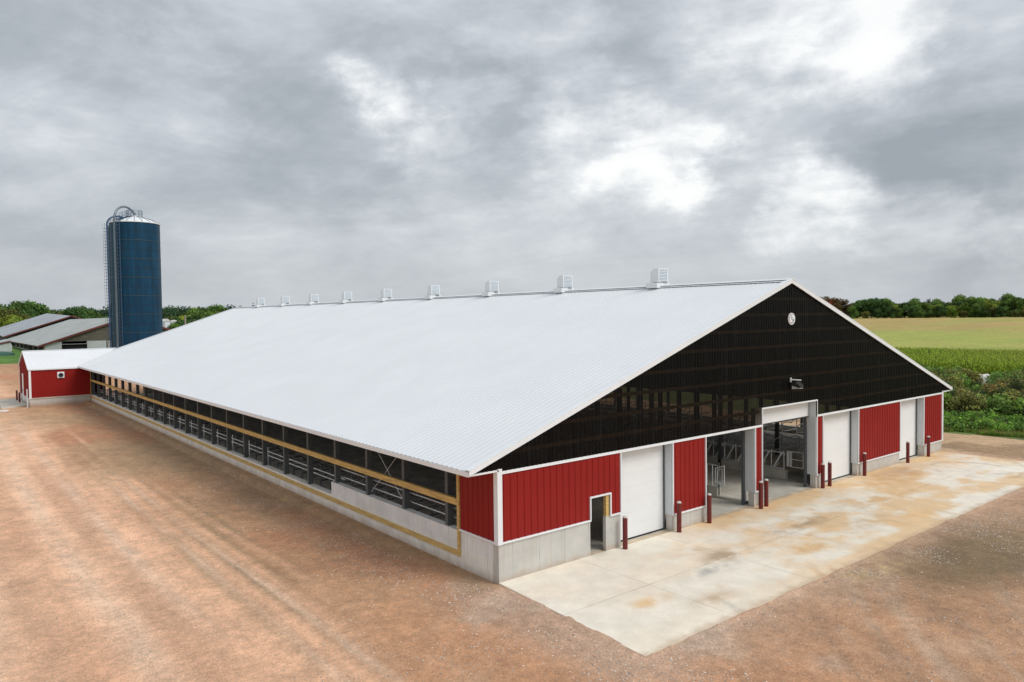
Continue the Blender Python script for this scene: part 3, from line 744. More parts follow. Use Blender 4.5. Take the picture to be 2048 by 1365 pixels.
for k in range(36):
    y = 2.4+k*1.22
    dup(s1, (27.3, y, 0), R(180), None, 'looped stall divider in the middle rows behind the feed alley', 'stall dividers in the middle rows')
    if k: dup(s1, (27.6, y, 0), 0, None, 'looped stall divider in the middle rows behind the feed alley', 'stall dividers in the middle rows')
    dup(s1, (35.6, y, 0), R(180), None, 'looped stall divider in the row along the far wall', 'stall dividers along the far wall')
t = thing('stall_rail', 'pair of galvanised pipe rails with short uprights behind the open side', 'rail', (.80,0,0))
for z in (.98,1.22): MB().tube([(0,13.2,z),(0,76,z)], .03, 6).build('rail_pipe', M_galv, t)
for i in range(4, 24):
    y = PY0+i*PS
    MB().tube([(.03,y+1.3,.0),(.03,y+1.3,1.45)], .03, 6).build('upright', M_galv, t)
t = thing('stall_rail', 'twin pipe rails over the middle stall rows', 'rail', (27.45,0,0))
for z in (1.16,.8): MB().tube([(0,2,z),(0,46,z)], .03, 6).build('rail_pipe', M_galv, t)

# ------------------------------------------------------------------ bollards
def bollard():
    t = thing('bollard', 'x', 'bollard')
    MB().lathe([(.098,-.1),(.098,1.22)], n=20).build('bollard_pipe', M_bollard, t)
    MB().lathe([(.098,1.222),(.094,1.25),(.075,1.275),(.04,1.29),(.002,1.294)], n=20).build('bollard_cap', M_cap, t)
    return t
BL = [(5.95,-.30,'red bollard between the small walk door and the nearest closed white door'),
      (9.28,-.26,'red bollard before the wide red panel right of the nearest closed white door'),
      (11.33,-.26,'red bollard at the left edge of the low open doorway'),
      (15.05,-.40,'left red bollard of the close pair between the two open doorways'),
      (15.62,-.32,'right red bollard of the close pair between the two open doorways'),
      (20.95,-.22,'left red bollard of the pair at the right jamb of the tall open doorway'),
      (21.65,-.22,'right red bollard of the pair at the right jamb of the tall open doorway'),
      (25.4,-.24,'red bollard beside the right edge of the middle closed white door'),
      (30.75,-.26,'red bollard before the left edge of the farthest closed white door'),
      (33.65,-.26,'red bollard between the farthest closed white door and the barn corner')]
b0 = bollard(); b0.location = BL[0][:2]+(0,); b0['label'] = BL[0][2]; b0['group'] = 'bollards along the barn front'
for x, y, lab in BL[1:]: dup(b0, (x, y, 0), random.random()*6, None, lab)
def at_ground(x, y): return (x, y, H(x, y))
dup(b0, at_ground(-6.35, 85.6), 0, None, 'rear dark red bollard by the side door of the red lean-to', 'bollards at the small red building')
dup(b0, at_ground(-6.35, 82.6), 0, None, 'front dark red bollard by the side door of the red lean-to', 'bollards at the small red building')

# ------------------------------------------------------------------ sign and floodlight on the gable
sg = thing('round_sign', 'small round white sign with ringed monogram high on the black gable', 'sign', (18.2,-.075,8.76))
mb = MB(); n = 40
mb.add([(.29*math.cos(2*math.pi*k/n),y,.29*math.sin(2*math.pi*k/n)) for y in (-.03,.02) for k in range(n)], [tuple(range(n))]+[tuple(range(n,2*n))[::-1]]+[(k,k+n,(k+1)%n+n,(k+1)%n) for k in range(n)])
mb.build('sign_disc', M_white, sg)
mb = MB(); a0, a1 = R(40), R(325); K = 40
def arc(r0, r1, y):
    vs = []
    for k in range(K+1):
        a = a0+(a1-a0)*k/K; tpr = math.sin(math.pi*k/K)**.5
        vs += [((r0+(r1-r0)*.5*(1-tpr))*math.cos(a),y,(r0+(r1-r0)*.5*(1-tpr))*math.sin(a)),((r1-(r1-r0)*.5*(1-tpr))*math.cos(a),y,(r1-(r1-r0)*.5*(1-tpr))*math.sin(a))]
    mb.add(vs, [(2*k,2*k+2,2*k+3,2*k+1) for k in range(K)])
arc(.215,.25,-.034); mb.build('ring_swirl', M_maroon, sg)
mb = MB(); a0, a1 = R(-120), R(10); arc(.175,.195,-.0345); mb.build('ring_swirl', M_ink, sg)
def text_mesh(txt, size, material, parent, loc, shear=.25):
    cu = bpy.data.curves.new('txt', 'FONT'); cu.body = txt; cu.size = size; cu.extrude = .002; cu.shear = shear; cu.align_x = 'CENTER'; cu.align_y = 'CENTER'
    to = bpy.data.objects.new('txt', cu); COL.objects.link(to)
    dg = bpy.context.evaluated_depsgraph_get(); me = bpy.data.meshes.new_from_object(to.evaluated_get(dg))
    bpy.data.objects.remove(to); me.materials.clear(); me.materials.append(material)
    o = bpy.data.objects.new('letter', me); COL.objects.link(o); o.parent = parent; o.location = loc; o.rotation_euler = (R(90),0,0); return o
for ch, dx, dz in (('F',-.075,.07),('C',.0,.0),('B',.08,-.07)): text_mesh(ch, .19, M_ink, sg, (dx,-.036,dz))
fl = thing('floodlight', 'white floodlight on a short arm above the tall open doorway', 'floodlight', (18.25,-.06,5.52))
mb = MB(); mb.box(-.16,-.10,-.06,.0,.14,.36); mb.bar((-.13,-.06,.27),(.16,-.42,.24),.05); mb.build('bracket_arm', M_galv, fl)
mb = MB(); mb.prism([(-.08,-.02),(-.50,-.12),(-.52,-.02),(-.30,.16),(-.08,.12)], 0, -.16, .22); mb.build('lamp_housing', M_seal, fl)
mb = MB(); mb.prism([(-.10,-.032),(-.49,-.135),(-.495,-.155),(-.10,-.20)], 0, -.14, .20); mb.build('lamp_glass', M_lamp, fl)

# ------------------------------------------------------------------ red building joined to the far end
lt = thing('red_annex', 'small red building with white gable roof joined to the far end of the barn', 'building')
ax0, ay0, ay1, arz = -5.9, 76.45, 86.3, 5.72; ym = (ay0+ay1)/2; aez = 3.88
asl = (arz-aez)/(ym-ay0+.12)
mb = MB()
for s4 in ribbed(ax0-.12, 4.6, lambda u: 0, lambda u: 1, P_ROOF):
    q = [(u, ay0-.12+(ym-ay0+.12)*z, aez+(arz-aez)*z+d) for u,d,z in s4]; mb.add(q, [(0,1,2,3)])
mb.build('roof', M_roof, lt)
mb = MB()
for s4 in ribbed(ax0-.12, .1, lambda u: 0, lambda u: 1, P_ROOF):
    q = [(u, ay1+.12-(ay1+.12-ym)*z, aez+(arz-aez)*z+d) for u,d,z in s4]; mb.add(q, [(0,3,2,1)])
mb.build('roof', M_roof, lt)
MB().bar((ax0-.14,ym,arz+.03),(3.6,ym,arz+.03),.28,.06).build('ridge_cap', M_white, lt)
mb = MB(); wall_x(mb, ay0-.02, ribbed(ax0, -.09, lambda x: .62, lambda x: aez-.06, P_SIDING)); mb.build('red_wall', M_red, lt)
mb = MB(); wall_y(mb, ax0-.02, ribbed(ay0, ay1, lambda y: .62 if not 82.4 < y < 84.6 else 3.1, lambda y: aez-.05+min(y-ay0+.12, ay1+.12-y)*asl-.06, P_SIDING, (ym,82.4,84.6))); mb.build('red_wall', M_red, lt)
MB().box(ax0+.1, -.1, ay0+.31, ay1-.05, .0, aez-.1).build('inner_wall', M_dark, lt)
MB().box(ax0, -.08, ay0, ay0+.3, -.7, .60).build('foundation', M_concx, lt)
mb = MB(); mb.box(ax0, ax0+.3, ay0+.31, 82.4, -.7, .60); mb.box(ax0, ax0+.3, 84.6, ay1, -.7, .60); mb.build('foundation', M_concy, lt)
mb = MB(); mb.box(ax0-.075, ax0+.13, ay0-.075, ay0-.022, .60, aez-.02); mb.box(ax0-.078, ax0-.024, ay0-.02, ay0+.13, .60, aez-.02); mb.build('corner_trim', M_white, lt)
mb = MB(); mb.box(ax0-.13, -.9, ay0-.15, ay0-.11, aez-.14, aez+.0); mb.build('fascia', M_white, lt)
mb = MB(); mb.bar((ax0-.15,ay0-.13,aez-.02),(ax0-.15,ym,arz-.02),.05,.16); mb.bar((ax0-.15,ay1+.13,aez-.02),(ax0-.15,ym,arz-.02),.05,.16); mb.build('rake_trim', M_white, lt)
mb = MB(); mb.box(ax0+.135, -.09, ay0-.07, ay0-.021, .585, .70); mb.build('base_trim', M_kerb, lt)
mb = MB(); mb.box(ax0-.078, ax0-.022, ay1-.1, ay1+.03, -.3, aez-.02); mb.build('corner_trim', M_white, lt)
d_ = MB().box(ax0+.02, ax0+.07, 82.45, 84.55, -.2, 3.05).build('door', M_door, lt)
MB().box(ax0-.03, ax0+.02, 83.5, 83.6, 1.0, 1.15).build('handle', M_steel, d_)
fx, fz = -2.95, 3.10
fan = MB().box(fx-.34, fx+.34, ay0-.16, ay0-.021, fz-.34, fz+.34).build('exhaust_fan', M_white, lt)
mb = MB(); mb.add([(fx+r_*math.cos(2*math.pi*k/24), ay0-y_, fz-.02+r_*math.sin(2*math.pi*k/24)) for r_, y_ in ((.27,.162),(.27,.24),(.24,.24),(.24,.165)) for k in range(24)], [(j*24+k, j*24+(k+1)%24, (j+1)*24+(k+1)%24, (j+1)*24+k) for j in range(3) for k in range(24)])
mb.build('fan_ring', M_jamb, fan)
mb = MB(); mb.add([(fx+.24*math.cos(2*math.pi*k/24), ay0-.166, fz-.02+.24*math.sin(2*math.pi*k/24)) for k in range(24)], [tuple(range(24))])
for k in range(4):
    a = k*math.pi/2+.4; mb.bar((fx,ay0-.19,fz-.02),(fx+.22*math.cos(a),ay0-.19,fz-.02+.22*math.sin(a)),.02,.1)
mb.build('fan_blades', M_blade, fan)
# apron in front of its side door
zz = H(-8, 80)+.10
MB().prism([(-8.5,76.9),(-5.95,78.6),(-5.95,88),(-8.1,88.2)], 2, zz-.3, zz).build('door_apron', M_floor, None).__setitem__('kind', 'structure')
pp = thing('upright_post', 'short grey upright post at the front corner of the small red building', 'post', (ax0-.25, ay0+.2, H(ax0, ay0)))
MB().tube([(0,0,-.2),(0,0,1.95)], .07, 8).build('post_tube', M_jamb, pp); MB().lathe([(.09,1.95),(.08,2.0),(.01,2.02)], n=10).build('post_cap', M_jamb, pp)
st = thing('stone', 'flat pale stone lying on the yard below the concrete apron', 'stone', (-8.55,74.0,H(-8.55,74.0)))
mb = MB(); mb.lathe([(.35,-.05),(.42,.06),(.36,.14),(.2,.18),(.01,.19)], n=9); so = mb.build('stone_body', M_heap, st); so.scale = (1.3,.8,1)

# ------------------------------------------------------------------ silos
def silo(cx_, cy_, r, zt, label, nh, pipe_mat, fdir, ladder_dir, plat):
    zb = H(cx_, cy_)-.1
    t = thing('silo', label, 'silo', (cx_, cy_, 0))
    MB().lathe([(r,zb),(r,zt)], n=64, cap=False).build('silo_wall', M_silo, t)
    for k in range(1, nh):
        z = zt-k*(zt-1)/nh
        mb = MB(); wd = .05 if k % 2 == 0 else .028
        mb.lathe([(r+.002,z-wd),(r+.045 if k%2==0 else r+.02,z-wd),(r+.045 if k%2==0 else r+.02,z+wd),(r+.002,z+wd)], n=64, cap=False); mb.build('hoop', M_hoop if k % 2 == 0 else M_seam, t)
    mb = MB()
    for k in range(9):
        a = k*2*math.pi/9+.3
        p = Vector((r*1.004*math.cos(a), r*1.004*math.sin(a), 0)); mb.bar(p+Vector((0,0,zb)), p+Vector((0,0,zt)), .045, .02)
    mb.build('sheet_seams', M_seam, t)
    prof = [(r+.09,zt-.10),(r+.09,zt+.02),(r*.82,zt+.46),(r*.55,zt+.84),(r*.30,zt+1.08),(.75,zt+1.16)]
    rf = MB().lathe(prof, n=48).build('silo_roof', M_white, t)
    mb = MB()
    for k in range(20):
        a = 2*math.pi*k/20+.1
        for (r0,z0),(r1,z1) in zip(prof[1:-1], prof[2:]): mb.bar((r0*math.cos(a),r0*math.sin(a),z0+.02),(r1*math.cos(a),r1*math.sin(a),z1+.02),.05,.06)
    mb.build('roof_ribs', M_seam, rf)
    mb = MB(); mb.lathe([(.8,zt+1.08),(.8,zt+1.32),(.5,zt+1.38)], n=24); mb.build('roof_hatch', M_white, rf)
    # blower pipe arching over to the hatch
    f = Vector(fdir).normalized()*(r+.42); top = plat
    pts = [(f.x, f.y, zb), (f.x, f.y, zt*.5), (f.x, f.y, zt+.3)]
    for k in range(1, 15):
        s_ = k/14; a = math.pi*(1-s_*.82); rad = (1+math.cos(a))/2; pos = f*(1-rad*1.09)
        pts.append((pos.x, pos.y, zt+.3+(top-.3)*math.sin(math.pi*s_*.82)))
    mb = MB(); mb.tube(pts, .165, 10); mb.build('blower_pipe', pipe_mat, t)
    mb = MB(); e = Vector(pts[-1]); mb.tube([e+Vector((0,0,.12)), e+Vector((0,0,-.5))], .24, 10); mb.build('pipe_spout', M_pipegrey, t)
    mb = MB()
    for k in range(5): z = 3+k*(zt-4)/4; mb.bar((f.x*.92,f.y*.92,z),(f.x,f.y,z),.08)
    mb.build('pipe_clamp', M_rail, t)
    # ladder with safety cage
    d = Vector(ladder_dir).normalized(); s_ = Vector((-d.y,d.x,0)); o = d*(r+.22)
    mb = MB()
    for q in (-.25,.25): mb.bar(o+s_*q+Vector((0,0,1)), o+s_*q+Vector((0,0,zt+.9)), .06)
    for k in range(int((zt-1)/.4)): mb.bar(o-s_*.25+Vector((0,0,1.2+k*.4)), o+s_*.25+Vector((0,0,1.2+k*.4)), .045)
    mb.build('ladder', M_rail, t)
    mb = MB(); c_ = o+d*.36
    for k in range(int((zt-2.5)/.62)):
        z = 3+k*.62; mb.tube([o+s_*.25+Vector((0,0,z)), c_+s_*.40+Vector((0,0,z)), c_+d*.34+Vector((0,0,z)), c_-s_*.40+Vector((0,0,z)), o-s_*.25+Vector((0,0,z))],   .02, 4)
    for q in (s_*.40, d*.34, -s_*.40): mb.bar(c_+q+Vector((0,0,3)), c_+q+Vector((0,0,zt+.7)), .03)
    mb.build('ladder_cage', M_rail, t)
    # railing round the hatch and the walkway that leads to it
    mb = MB(); rp = 1.2; zr = zt+1.08
    for k in range(10):
        a = 2*math.pi*k/10; p = Vector((rp*math.cos(a), rp*math.sin(a), 0)); mb.bar(p+Vector((0,0,zr-.1)), p+Vector((0,0,zr+1.1)), .05)
    for z in (zr+.55, zr+1.1): mb.tube([(rp*math.cos(2*math.pi*k/20), rp*math.sin(2*math.pi*k/20), z) for k in range(21)], .03, 5)
    mb.build('hatch_railing', M_rail, t)
    mb = MB(); e0 = o+Vector((0,0,zt+.15)); e1 = d*1.2+Vector((0,0,zr+.1))
    for q in (-.35,.35):
        mb.bar(e0+s_*q, e1+s_*q, .07)
        for hh in (.55,1.0): mb.bar(e0+s_*q+Vector((0,0,hh)), e1+s_*q+Vector((0,0,hh)), .035)
        for k in range(5): p = e0.lerp(e1, k/4)+s_*q; mb.bar(p, p+Vector((0,0,1.0)), .035)
    for k in range(12): p = e0.lerp(e1, k/11); mb.bar(p-s_*.35, p+s_*.35, .05)
    mb.build('walkway', M_rail, t)
    return t
def beyond(x, y, k): return CAM.x+(x-CAM.x)*k, CAM.y+(y-CAM.y)*k
SX, SY = beyond(7.5, 88.04, 140/110)
view1 = Vector((SX-CAM.x, SY-CAM.y, 0)).normalized(); vr1 = Vector((view1.y, -view1.x, 0))
silo(SX, SY, 3.82, 25.4, 'tall dark blue silo with white domed top behind the annex roof', 16, M_pipegrey, tuple(-vr1*.70-view1*.71), tuple(-vr1*.60-view1*.80), 2.6)
SX, SY = beyond(10.41, 106.84, 165/129)
view2 = Vector((SX-CAM.x, SY-CAM.y, 0)).normalized(); vr2 = Vector((view2.y, -view2.x, 0))
silo(SX, SY, 3.36, 27.5, 'second blue silo mostly hidden behind the taller dark blue silo', 17, M_pipe, tuple(-vr2*.93-view2*.36), tuple(-vr2*1.0+view2*.05), 2.1)

# ------------------------------------------------------------------ older farm buildings beyond
def gabled(t, x0, x1, y0, y1, ze0, zr0, dz, mroof, mtrim, mgable, ov=.8):
    """roof slopes, trim and gable wall facing -y; the far end stands dz higher on rising land"""
    xm = (x0+x1)/2
    for s_, xe in ((1,x0),(-1,x1)):
        k = (zr0-ze0)/(xm-x0); e = xe-s_*ov; zeo = ze0-k*ov
        mb = MB(); mb.add([(e,y0-.5,zeo),(xm,y0-.5,zr0),(xm,y1,zr0+dz),(e,y1,zeo+dz),(e,y0-.5,zeo-.12),(xm,y0-.5,zr0-.12),(xm,y1,zr0+dz-.12),(e,y1,zeo+dz-.12)],
            [(0,1,2,3) if s_ < 0 else (3,2,1,0),(4,5,6,7),(0,3,7,4),(0,4,5,1),(2,6,7,3)]); mb.build('roof_slope', mroof, t)
        mb = MB(); mb.bar((e,y0-.55,zeo-.08),(xm,y0-.55,zr0-.08),.09,.40); mb.build('rake_trim', mtrim, t)
        mb = MB(); mb.bar((e-.03*s_,y0-.5,zeo-.10),(e-.03*s_,y1,zeo+dz-.10),.06,.2); mb.build('eave_trim', mtrim, t)
    mb = MB(); mb.prism([(x0,ze0-.1),(xm,zr0-.2),(x1,ze0-.1)], 1, y0, y0+.15); mb.build('gable_wall', mgable, t)
ob = thing('old_barn', 'old barn with pale roof, weathered board gable and white door panels behind the annex', 'barn')
bx0, bx1, by0, by1 = 5.3, 38, 165, 248
gabled(ob, bx0, bx1, by0, by1, 4.3, 9.95, -.2, M_greyroof, M_reddark, M_weather, 1.0)
gz = H(10, 165)
parts('white_panel', M_oldwhite, ob, [(a, b, by0-.03, by0+.12, gz-.5, 4.35 if a < 6 else 4.75) for a, b in ((5.4,6.6),(6.605,8.6),(13.4,17.2),(26,30),(33,36.6))])
MB().box(8.72,13.28,by0+.5,by0+.6,gz-.5,4.7).build('door_shade_sheet', M_dark, ob)  # black sheet painted in for the shade inside the doorway
dd_ = MB().box(8.72,13.28,by0+.0,by0+.13,4.12,4.74).build('rolled_door', M_oldwhite, ob); MB().box(8.72,13.28,by0-.06,by0-.005,4.76,4.88).build('door_track', M_weather, dd_)
MB().box(17.4,25.6,by0-.03,by0+.12,gz-.5,4.7).build('sliding_door', M_kerb, ob)
mb = MB(); mb.box(bx0-.02,bx0+.12,by0-.05,by0+.01,gz-.5,4.2); mb.build('corner_board', M_reddark, ob)
mb = MB(); mb.box(bx0+.3,bx0+.4,by0+1,by1-1,gz-.3,4.1); mb.build('side_shade_sheet', M_dark, ob)  # black sheet stands in for the shade behind the side posts
for k in range(7): MB().box(bx0-.02,bx0+.2,by0+.6+k*9.8,by0+.9+k*9.8,gz-.5,4.15).build('side_post', M_kerb, ob)
MB().box(bx0-.1,bx0+.29,by0+.95,by1-1,gz-.8,gz+.55).build('kerb_wall', M_kerb, ob)
MB().box(bx1-.2,bx1,by0+.2,by1,gz-.5,4.2).build('side_wall', M_weather, ob); MB().box(bx0,bx1,by1-.2,by1,gz-.5,4.2).build('rear_wall', M_weather, ob)

oa = thing('old_barn', 'large grey metal roofed barn with red gable trim at the far left', 'barn')
gabled(oa, 6.6, 42.0, 264, 324, 4.9, 10.95, 1.5, M_tinroof, M_reddark, M_dark, 1.2)  # gable coloured near-black for the shade it lies in
MB().box(6.9,41.9,264.2,321,1,4.8).build('wall', M_weather, oa)
for k in range(5): MB().box(6.7,6.88,266+k*11,266.5+k*11,1,4.85).build('side_post', M_kerb, oa)
sh = thing('metal_shed', 'low pale metal shed with a red edged sloping roof at the far left', 'shed', (0,184,0))
MB().box(-10,.9,0,14,.8,2.2).build('lower_wall', M_oldwhite, sh)
MB().prism([(-10,2.205),(.9,2.205),(1.2,2.6),(1.25,3.6),(.9,4.5),(-10,2.3)], 1, .02, 14).build('upper_wall', M_oldwhite, sh)
MB().bar((-10.5,-.2,2.25),(1.0,-.2,4.72),.2,.28).build('roof_edge', M_reddark, sh)
MB().add([(-10.6,-.15,2.45),(1.1,-.15,4.95),(1.1,14.3,4.95),(-10.6,14.3,2.45),(-10.6,-.15,2.36),(1.1,-.15,4.86),(1.1,14.3,4.86),(-10.6,14.3,2.36)],[(0,1,2,3),(7,6,5,4),(0,4,5,1),(1,5,6,2),(2,6,7,3),(3,7,4,0)]).build('roof', M_tinroof, sh)
tp = thing('tarp_heap', 'low dark green covered heap on the grass at the left edge', 'heap', (-2.2,173,H(-2.2,173)))
mb = MB(); mb.lathe([(2.2,-.2),(2.1,.5),(1.5,.95),(.6,1.1),(.02,1.12)], n=14); o = mb.build('cover', M_green, tp); o.scale = (1.4,.7,.8)
pl = thing('utility_pole', 'weathered grey pole rising behind the ridge end right of the silo', 'pole', (29.8,149.5,H(29.8,149.5)))
MB().tube([(0,0,-.5),(0,0,8.4)], [.22,.17], 10).build('pole_shaft', M_pole, pl); MB().lathe([(.18,8.4),(.1,8.55),(.01,8.6)], n=10).build('pole_top', M_pole, pl)
ws = thing('white_shed', 'small white shed among the trees right of the silo', 'shed', (49.6,242.5,H(49.6,242.5)))
gz2 = 0
mb = MB(); mb.box(-2.2,-.6,-3,3,-.5,6.2); mb.build('wall', M_white, ws); mb = MB(); mb.prism([(-2.4,6.2),(-1.4,7.0),(-.4,6.2)], 1, -3.2, 3.2); mb.build('roof', M_heap, ws)
mb = MB(); mb.box(.6,2.0,-2,2,-.5,6.0); mb.build('side_wing', M_white, ws); MB().prism([(.4,6.01),(1.3,6.6),(2.2,6.01)], 1, -2.1, 2.1).build('wing_roof', M_heap, ws)

# ------------------------------------------------------------------ vegetation
def leaf_cloud(centers, radii, n, size, base, var=.35, flat=.75, up_bias=.25, seed=1, fuzz=.09):
    """n leaf faces spread through blobs; every blob and every leaf has its own tone"""
    g = np.random.default_rng(seed); centers = np.array(centers, float); radii = np.array(radii, float)
    wgt = radii**2; wgt /= wgt.sum(); idx = g.choice(len(centers), n, p=wgt)
    d = g.normal(size=(n,3)); d /= np.linalg.norm(d, axis=1)[:, None]
    rad = radii[idx]*(g.random(n)**.28)*(1+fuzz*np.clip(g.normal(size=n), -2, 1.3))
    p = centers[idx]+d*rad[:, None]*np.array([1,1,flat])
    nrm = d+g.normal(size=(n,3))*.55+np.array([0,0,up_bias]); nrm /= np.linalg.norm(nrm, axis=1)[:, None]
    t1 = np.cross(nrm, g.normal(size=(n,3))); t1 /= np.linalg.norm(t1, axis=1)[:, None]; t2 = np.cross(nrm, t1)
    s = size*(.6+.8*g.random(n))[:, None]
    V = np.stack([p-t1*s*.6, p+t2*s*.42, p+t1*s*.6, p-t2*s*.42], 1)
    tone = (1+var*(g.random(len(centers))[idx]-.5)*1.6)*(1+var*(g.random(n)-.5)*1.4)
    c = np.array(base)[None]*tone[:, None]*(1+.18*(g.random((n,3))-.5))
    return V, c
def quads_mesh(name, V, C, material):
    n = len(V); me = bpy.data.meshes.new(name); me.vertices.add(n*4); me.vertices.foreach_set('co', V.reshape(-1))
    me.loops.add(n*4); me.loops.foreach_set('vertex_index', np.arange(n*4, dtype=np.int32))
    me.polygons.add(n); me.polygons.foreach_set('loop_start', np.arange(0, n*4, 4, dtype=np.int32)); me.polygons.foreach_set('loop_total', np.full(n, 4, np.int32))
    me.update(calc_edges=True)
    ca = me.color_attributes.new('Col', 'FLOAT_COLOR', 'POINT'); c = np.ones((n*4, 4)); c[:, :3] = np.repeat(np.clip(C, 0, 1), 4, 0); ca.data.foreach_set('color', c.ravel())
    me.materials.append(material); return me
M_leaf = leaf_mat('leaves', (1,1,1))
def tree_proto(name, seed, h, rad, n, size, base, kind='round'):
    g = random.Random(seed); cs, rs = [], []
    if kind == 'round':
        for k in range(13):
            a = g.random()*6.28; q = rad*(.25+.55*g.random()); z = h*(.10+.72*g.random()); q *= (1-.45*abs(z/h-.5)*2*g.random())
            cs.append((q*math.cos(a), q*math.sin(a), z)); rs.append(rad*(.30+.26*g.random()))
        cs.append((0,0,h*.80)); rs.append(rad*.42)
        V, C = leaf_cloud(cs, rs, n, size, base, .55, .85, .3, seed)
    elif kind == 'conifer':
        for k in range(14):
            z = h*(.10+.88*k/13); cs.append((0,0,z)); rs.append(rad*(1.02-k/13)*.8+.12)
        V, C = leaf_cloud(cs, rs, n, size, base, .4, .5, .1, seed)
    t = thing(name, 'x', 'tree')
    me = quads_mesh('crown', V, C, M_leaf); o = bpy.data.objects.new('crown', me); COL.objects.link(o); o.parent = t
    tm = MB(); tm.tube([(0,0,-.6),(.1,0,h*.3),(0,.1,h*.55),(.05,0,h*.74)], [h*.028,h*.022,h*.014,h*.006], 7)
    for k in range(6):
        a = g.random()*6.28; z = h*(.28+.35*g.random()); l = rad*(.5+.3*g.random())
        tm.tube([(0,0,z),(l*.5*math.cos(a),l*.5*math.sin(a),z+l*.35),(l*.9*math.cos(a),l*.9*math.sin(a),z+l*.5)], [h*.011,h*.008,h*.004], 5)
    tm.build('trunk', M_bark, t)
    return t
KINDS = {}
def kind(key, name, seeds, h, rad, n, size, base, shape='round'):
    KINDS[key] = [tree_proto(name, s_, h*(.9+.2*random.random()), rad*(.9+.2*random.random()), n, size, base, shape) for s_ in seeds]
G_DK = (.075,.145,.040); G_MD = (.14,.235,.048); G_LT = (.30,.36,.055); G_RD = (.36,.085,.035); G_BR = (.13,.085,.04); G_OL = (.16,.17,.045)
kind('dark', 'broadleaf_tree', (1,2,3), 13.0, 6.4, 4200, .70, G_DK)
kind('mid', 'broadleaf_tree', (4,5,6), 12.3, 6.3, 4200, .70, G_MD)
kind('light', 'broadleaf_tree', (7,8), 11, 5.8, 3800, .70, G_LT)
kind('red', 'maple_tree', (9,), 15, 6.0, 4200, .70, G_RD)
kind('brown', 'broadleaf_tree', (10,), 13, 6.2, 4000, .70, G_BR)
kind('olive', 'broadleaf_tree', (11,12), 10, 5.6, 3600, .65, G_OL)
kind('spruce', 'spruce_tree', (13,), 14, 3.0, 1500, .7, (.018,.035,.02), 'conifer')
used = set()
def plant(key, x, y, sc, label, group, cat=None):
    p = random.choice(KINDS[key]); loc = (x, y, H(x, y)-.1)
    s3 = (sc*(.92+.2*random.random()), sc*(.92+.2*random.random()), sc*(.93+.14*random.random()))
    if p.name not in used:
        used.add(p.name); o = p; p.location = loc; p.scale = s3; p.rotation_euler = (0,0,random.random()*6.28)
    else: o = dup(p, loc, random.random()*6.28, s3)
    o['label'] = label; o['group'] = group
    if cat: o['category'] = cat
    return o
def pix(x, D):
    """a point at horizontal distance D along the azimuth that photo column x has at the horizon"""
    d = fw*1472.34+rt2*(x-1024)+up2*(682.5-628); d = Vector((d.x, d.y, 0)).normalized()*D
    return CAM.x+d.x, CAM.y+d.y
GR = 'trees along the far edge of the golden field'
LAB = {'dark':'dark green round tree in the wood beyond the golden field','mid':'mid green tree in the wood beyond the golden field','light':'yellowish green tree in the wood beyond the golden field','brown':'brownish tree in the wood beyond the golden field','olive':'low olive green tree at the edge of the golden field'}
seq = [(1612,'dark',1.0),(1640,'brown',1.15),(1652,'dark',1.2),(1668,'brown',1.05),(1690,'brown',1.0),(1703,'dark',.85)]
x = 1716
while x < 2330:
    r_ = random.random()
    k_ = ('dark' if r_ < .42 else 'mid' if r_ < .88 else 'light') if x < 1840 else ('dark' if r_ < .22 else 'mid' if r_ < .62 else 'light')
    seq.append((x, k_, .78+.25*random.random()-(.12 if 1800 < x < 1900 else 0)+(.1 if x > 1960 else 0))); x += 10+7*random.random()
for x, k_, s_ in seq:
    X_, Y_ = pix(x, 535+20*random.random()); plant(k_, X_, Y_, s_, LAB[k_], GR+' ('+k_+')')
x = 1720
while x < 2120:                       # a second rank behind
    k_ = random.choice(['dark','mid','mid','light']); X_, Y_ = pix(x, 575+25*random.random()); plant(k_, X_, Y_, 1.0+.2*random.random()-(.2 if 1800 < x < 1910 else 0), LAB[k_], GR+' ('+k_+')'); x += 20+10*random.random()
x = 1705
while x < 2100:                       # low edge growth
    k_ = random.choice(['olive','mid','light','dark']); X_, Y_ = pix(x, 522+6*random.random()); plant(k_, X_, Y_, .42+.2*random.random(), LAB[k_], GR+' ('+k_+')'); x += 15+12*random.random()
X_, Y_ = pix(1667, 545); plant('red', X_, Y_, 1.02, 'tree with a flaming red crown above the wood at the right', 'red tree')
# bare dead tree over the wood
bt = thing('bare_tree', 'leafless tree standing up out of the wood at the far right', 'tree')
X_, Y_ = pix(1858, 590); bt.location = (X_, Y_, H(X_, Y_)); bt['group'] = 'bare tree'
mb = MB(); mb.tube([(0,0,0),(0,0,7),(.2,0,11.5)], [.40,.28,.14], 7)
for k in range(46):
    a = k*2.4; el = .25+1.15*random.random(); l = 2.2+1.6*random.random(); z = 8.2+2.6*random.random()
    d_ = Vector((math.cos(a)*math.cos(el), math.sin(a)*math.cos(el), math.sin(el))); p0 = Vector((0,0,z)); p1 = p0+d_*l*.6; p2 = p0+d_*l+Vector((0,0,-.25))
    mb.tube([p0, p1, p2], [.10,.07,.04], 4)
    for q in range(3):
        e_ = Vector((random.uniform(-1,1), random.uniform(-1,1), random.uniform(-.2,.8))).normalized(); mb.tube([p1, p1+e_*(.7+.6*random.random())], [.05,.03], 3)
mb.build('trunk', M_bark, bt)

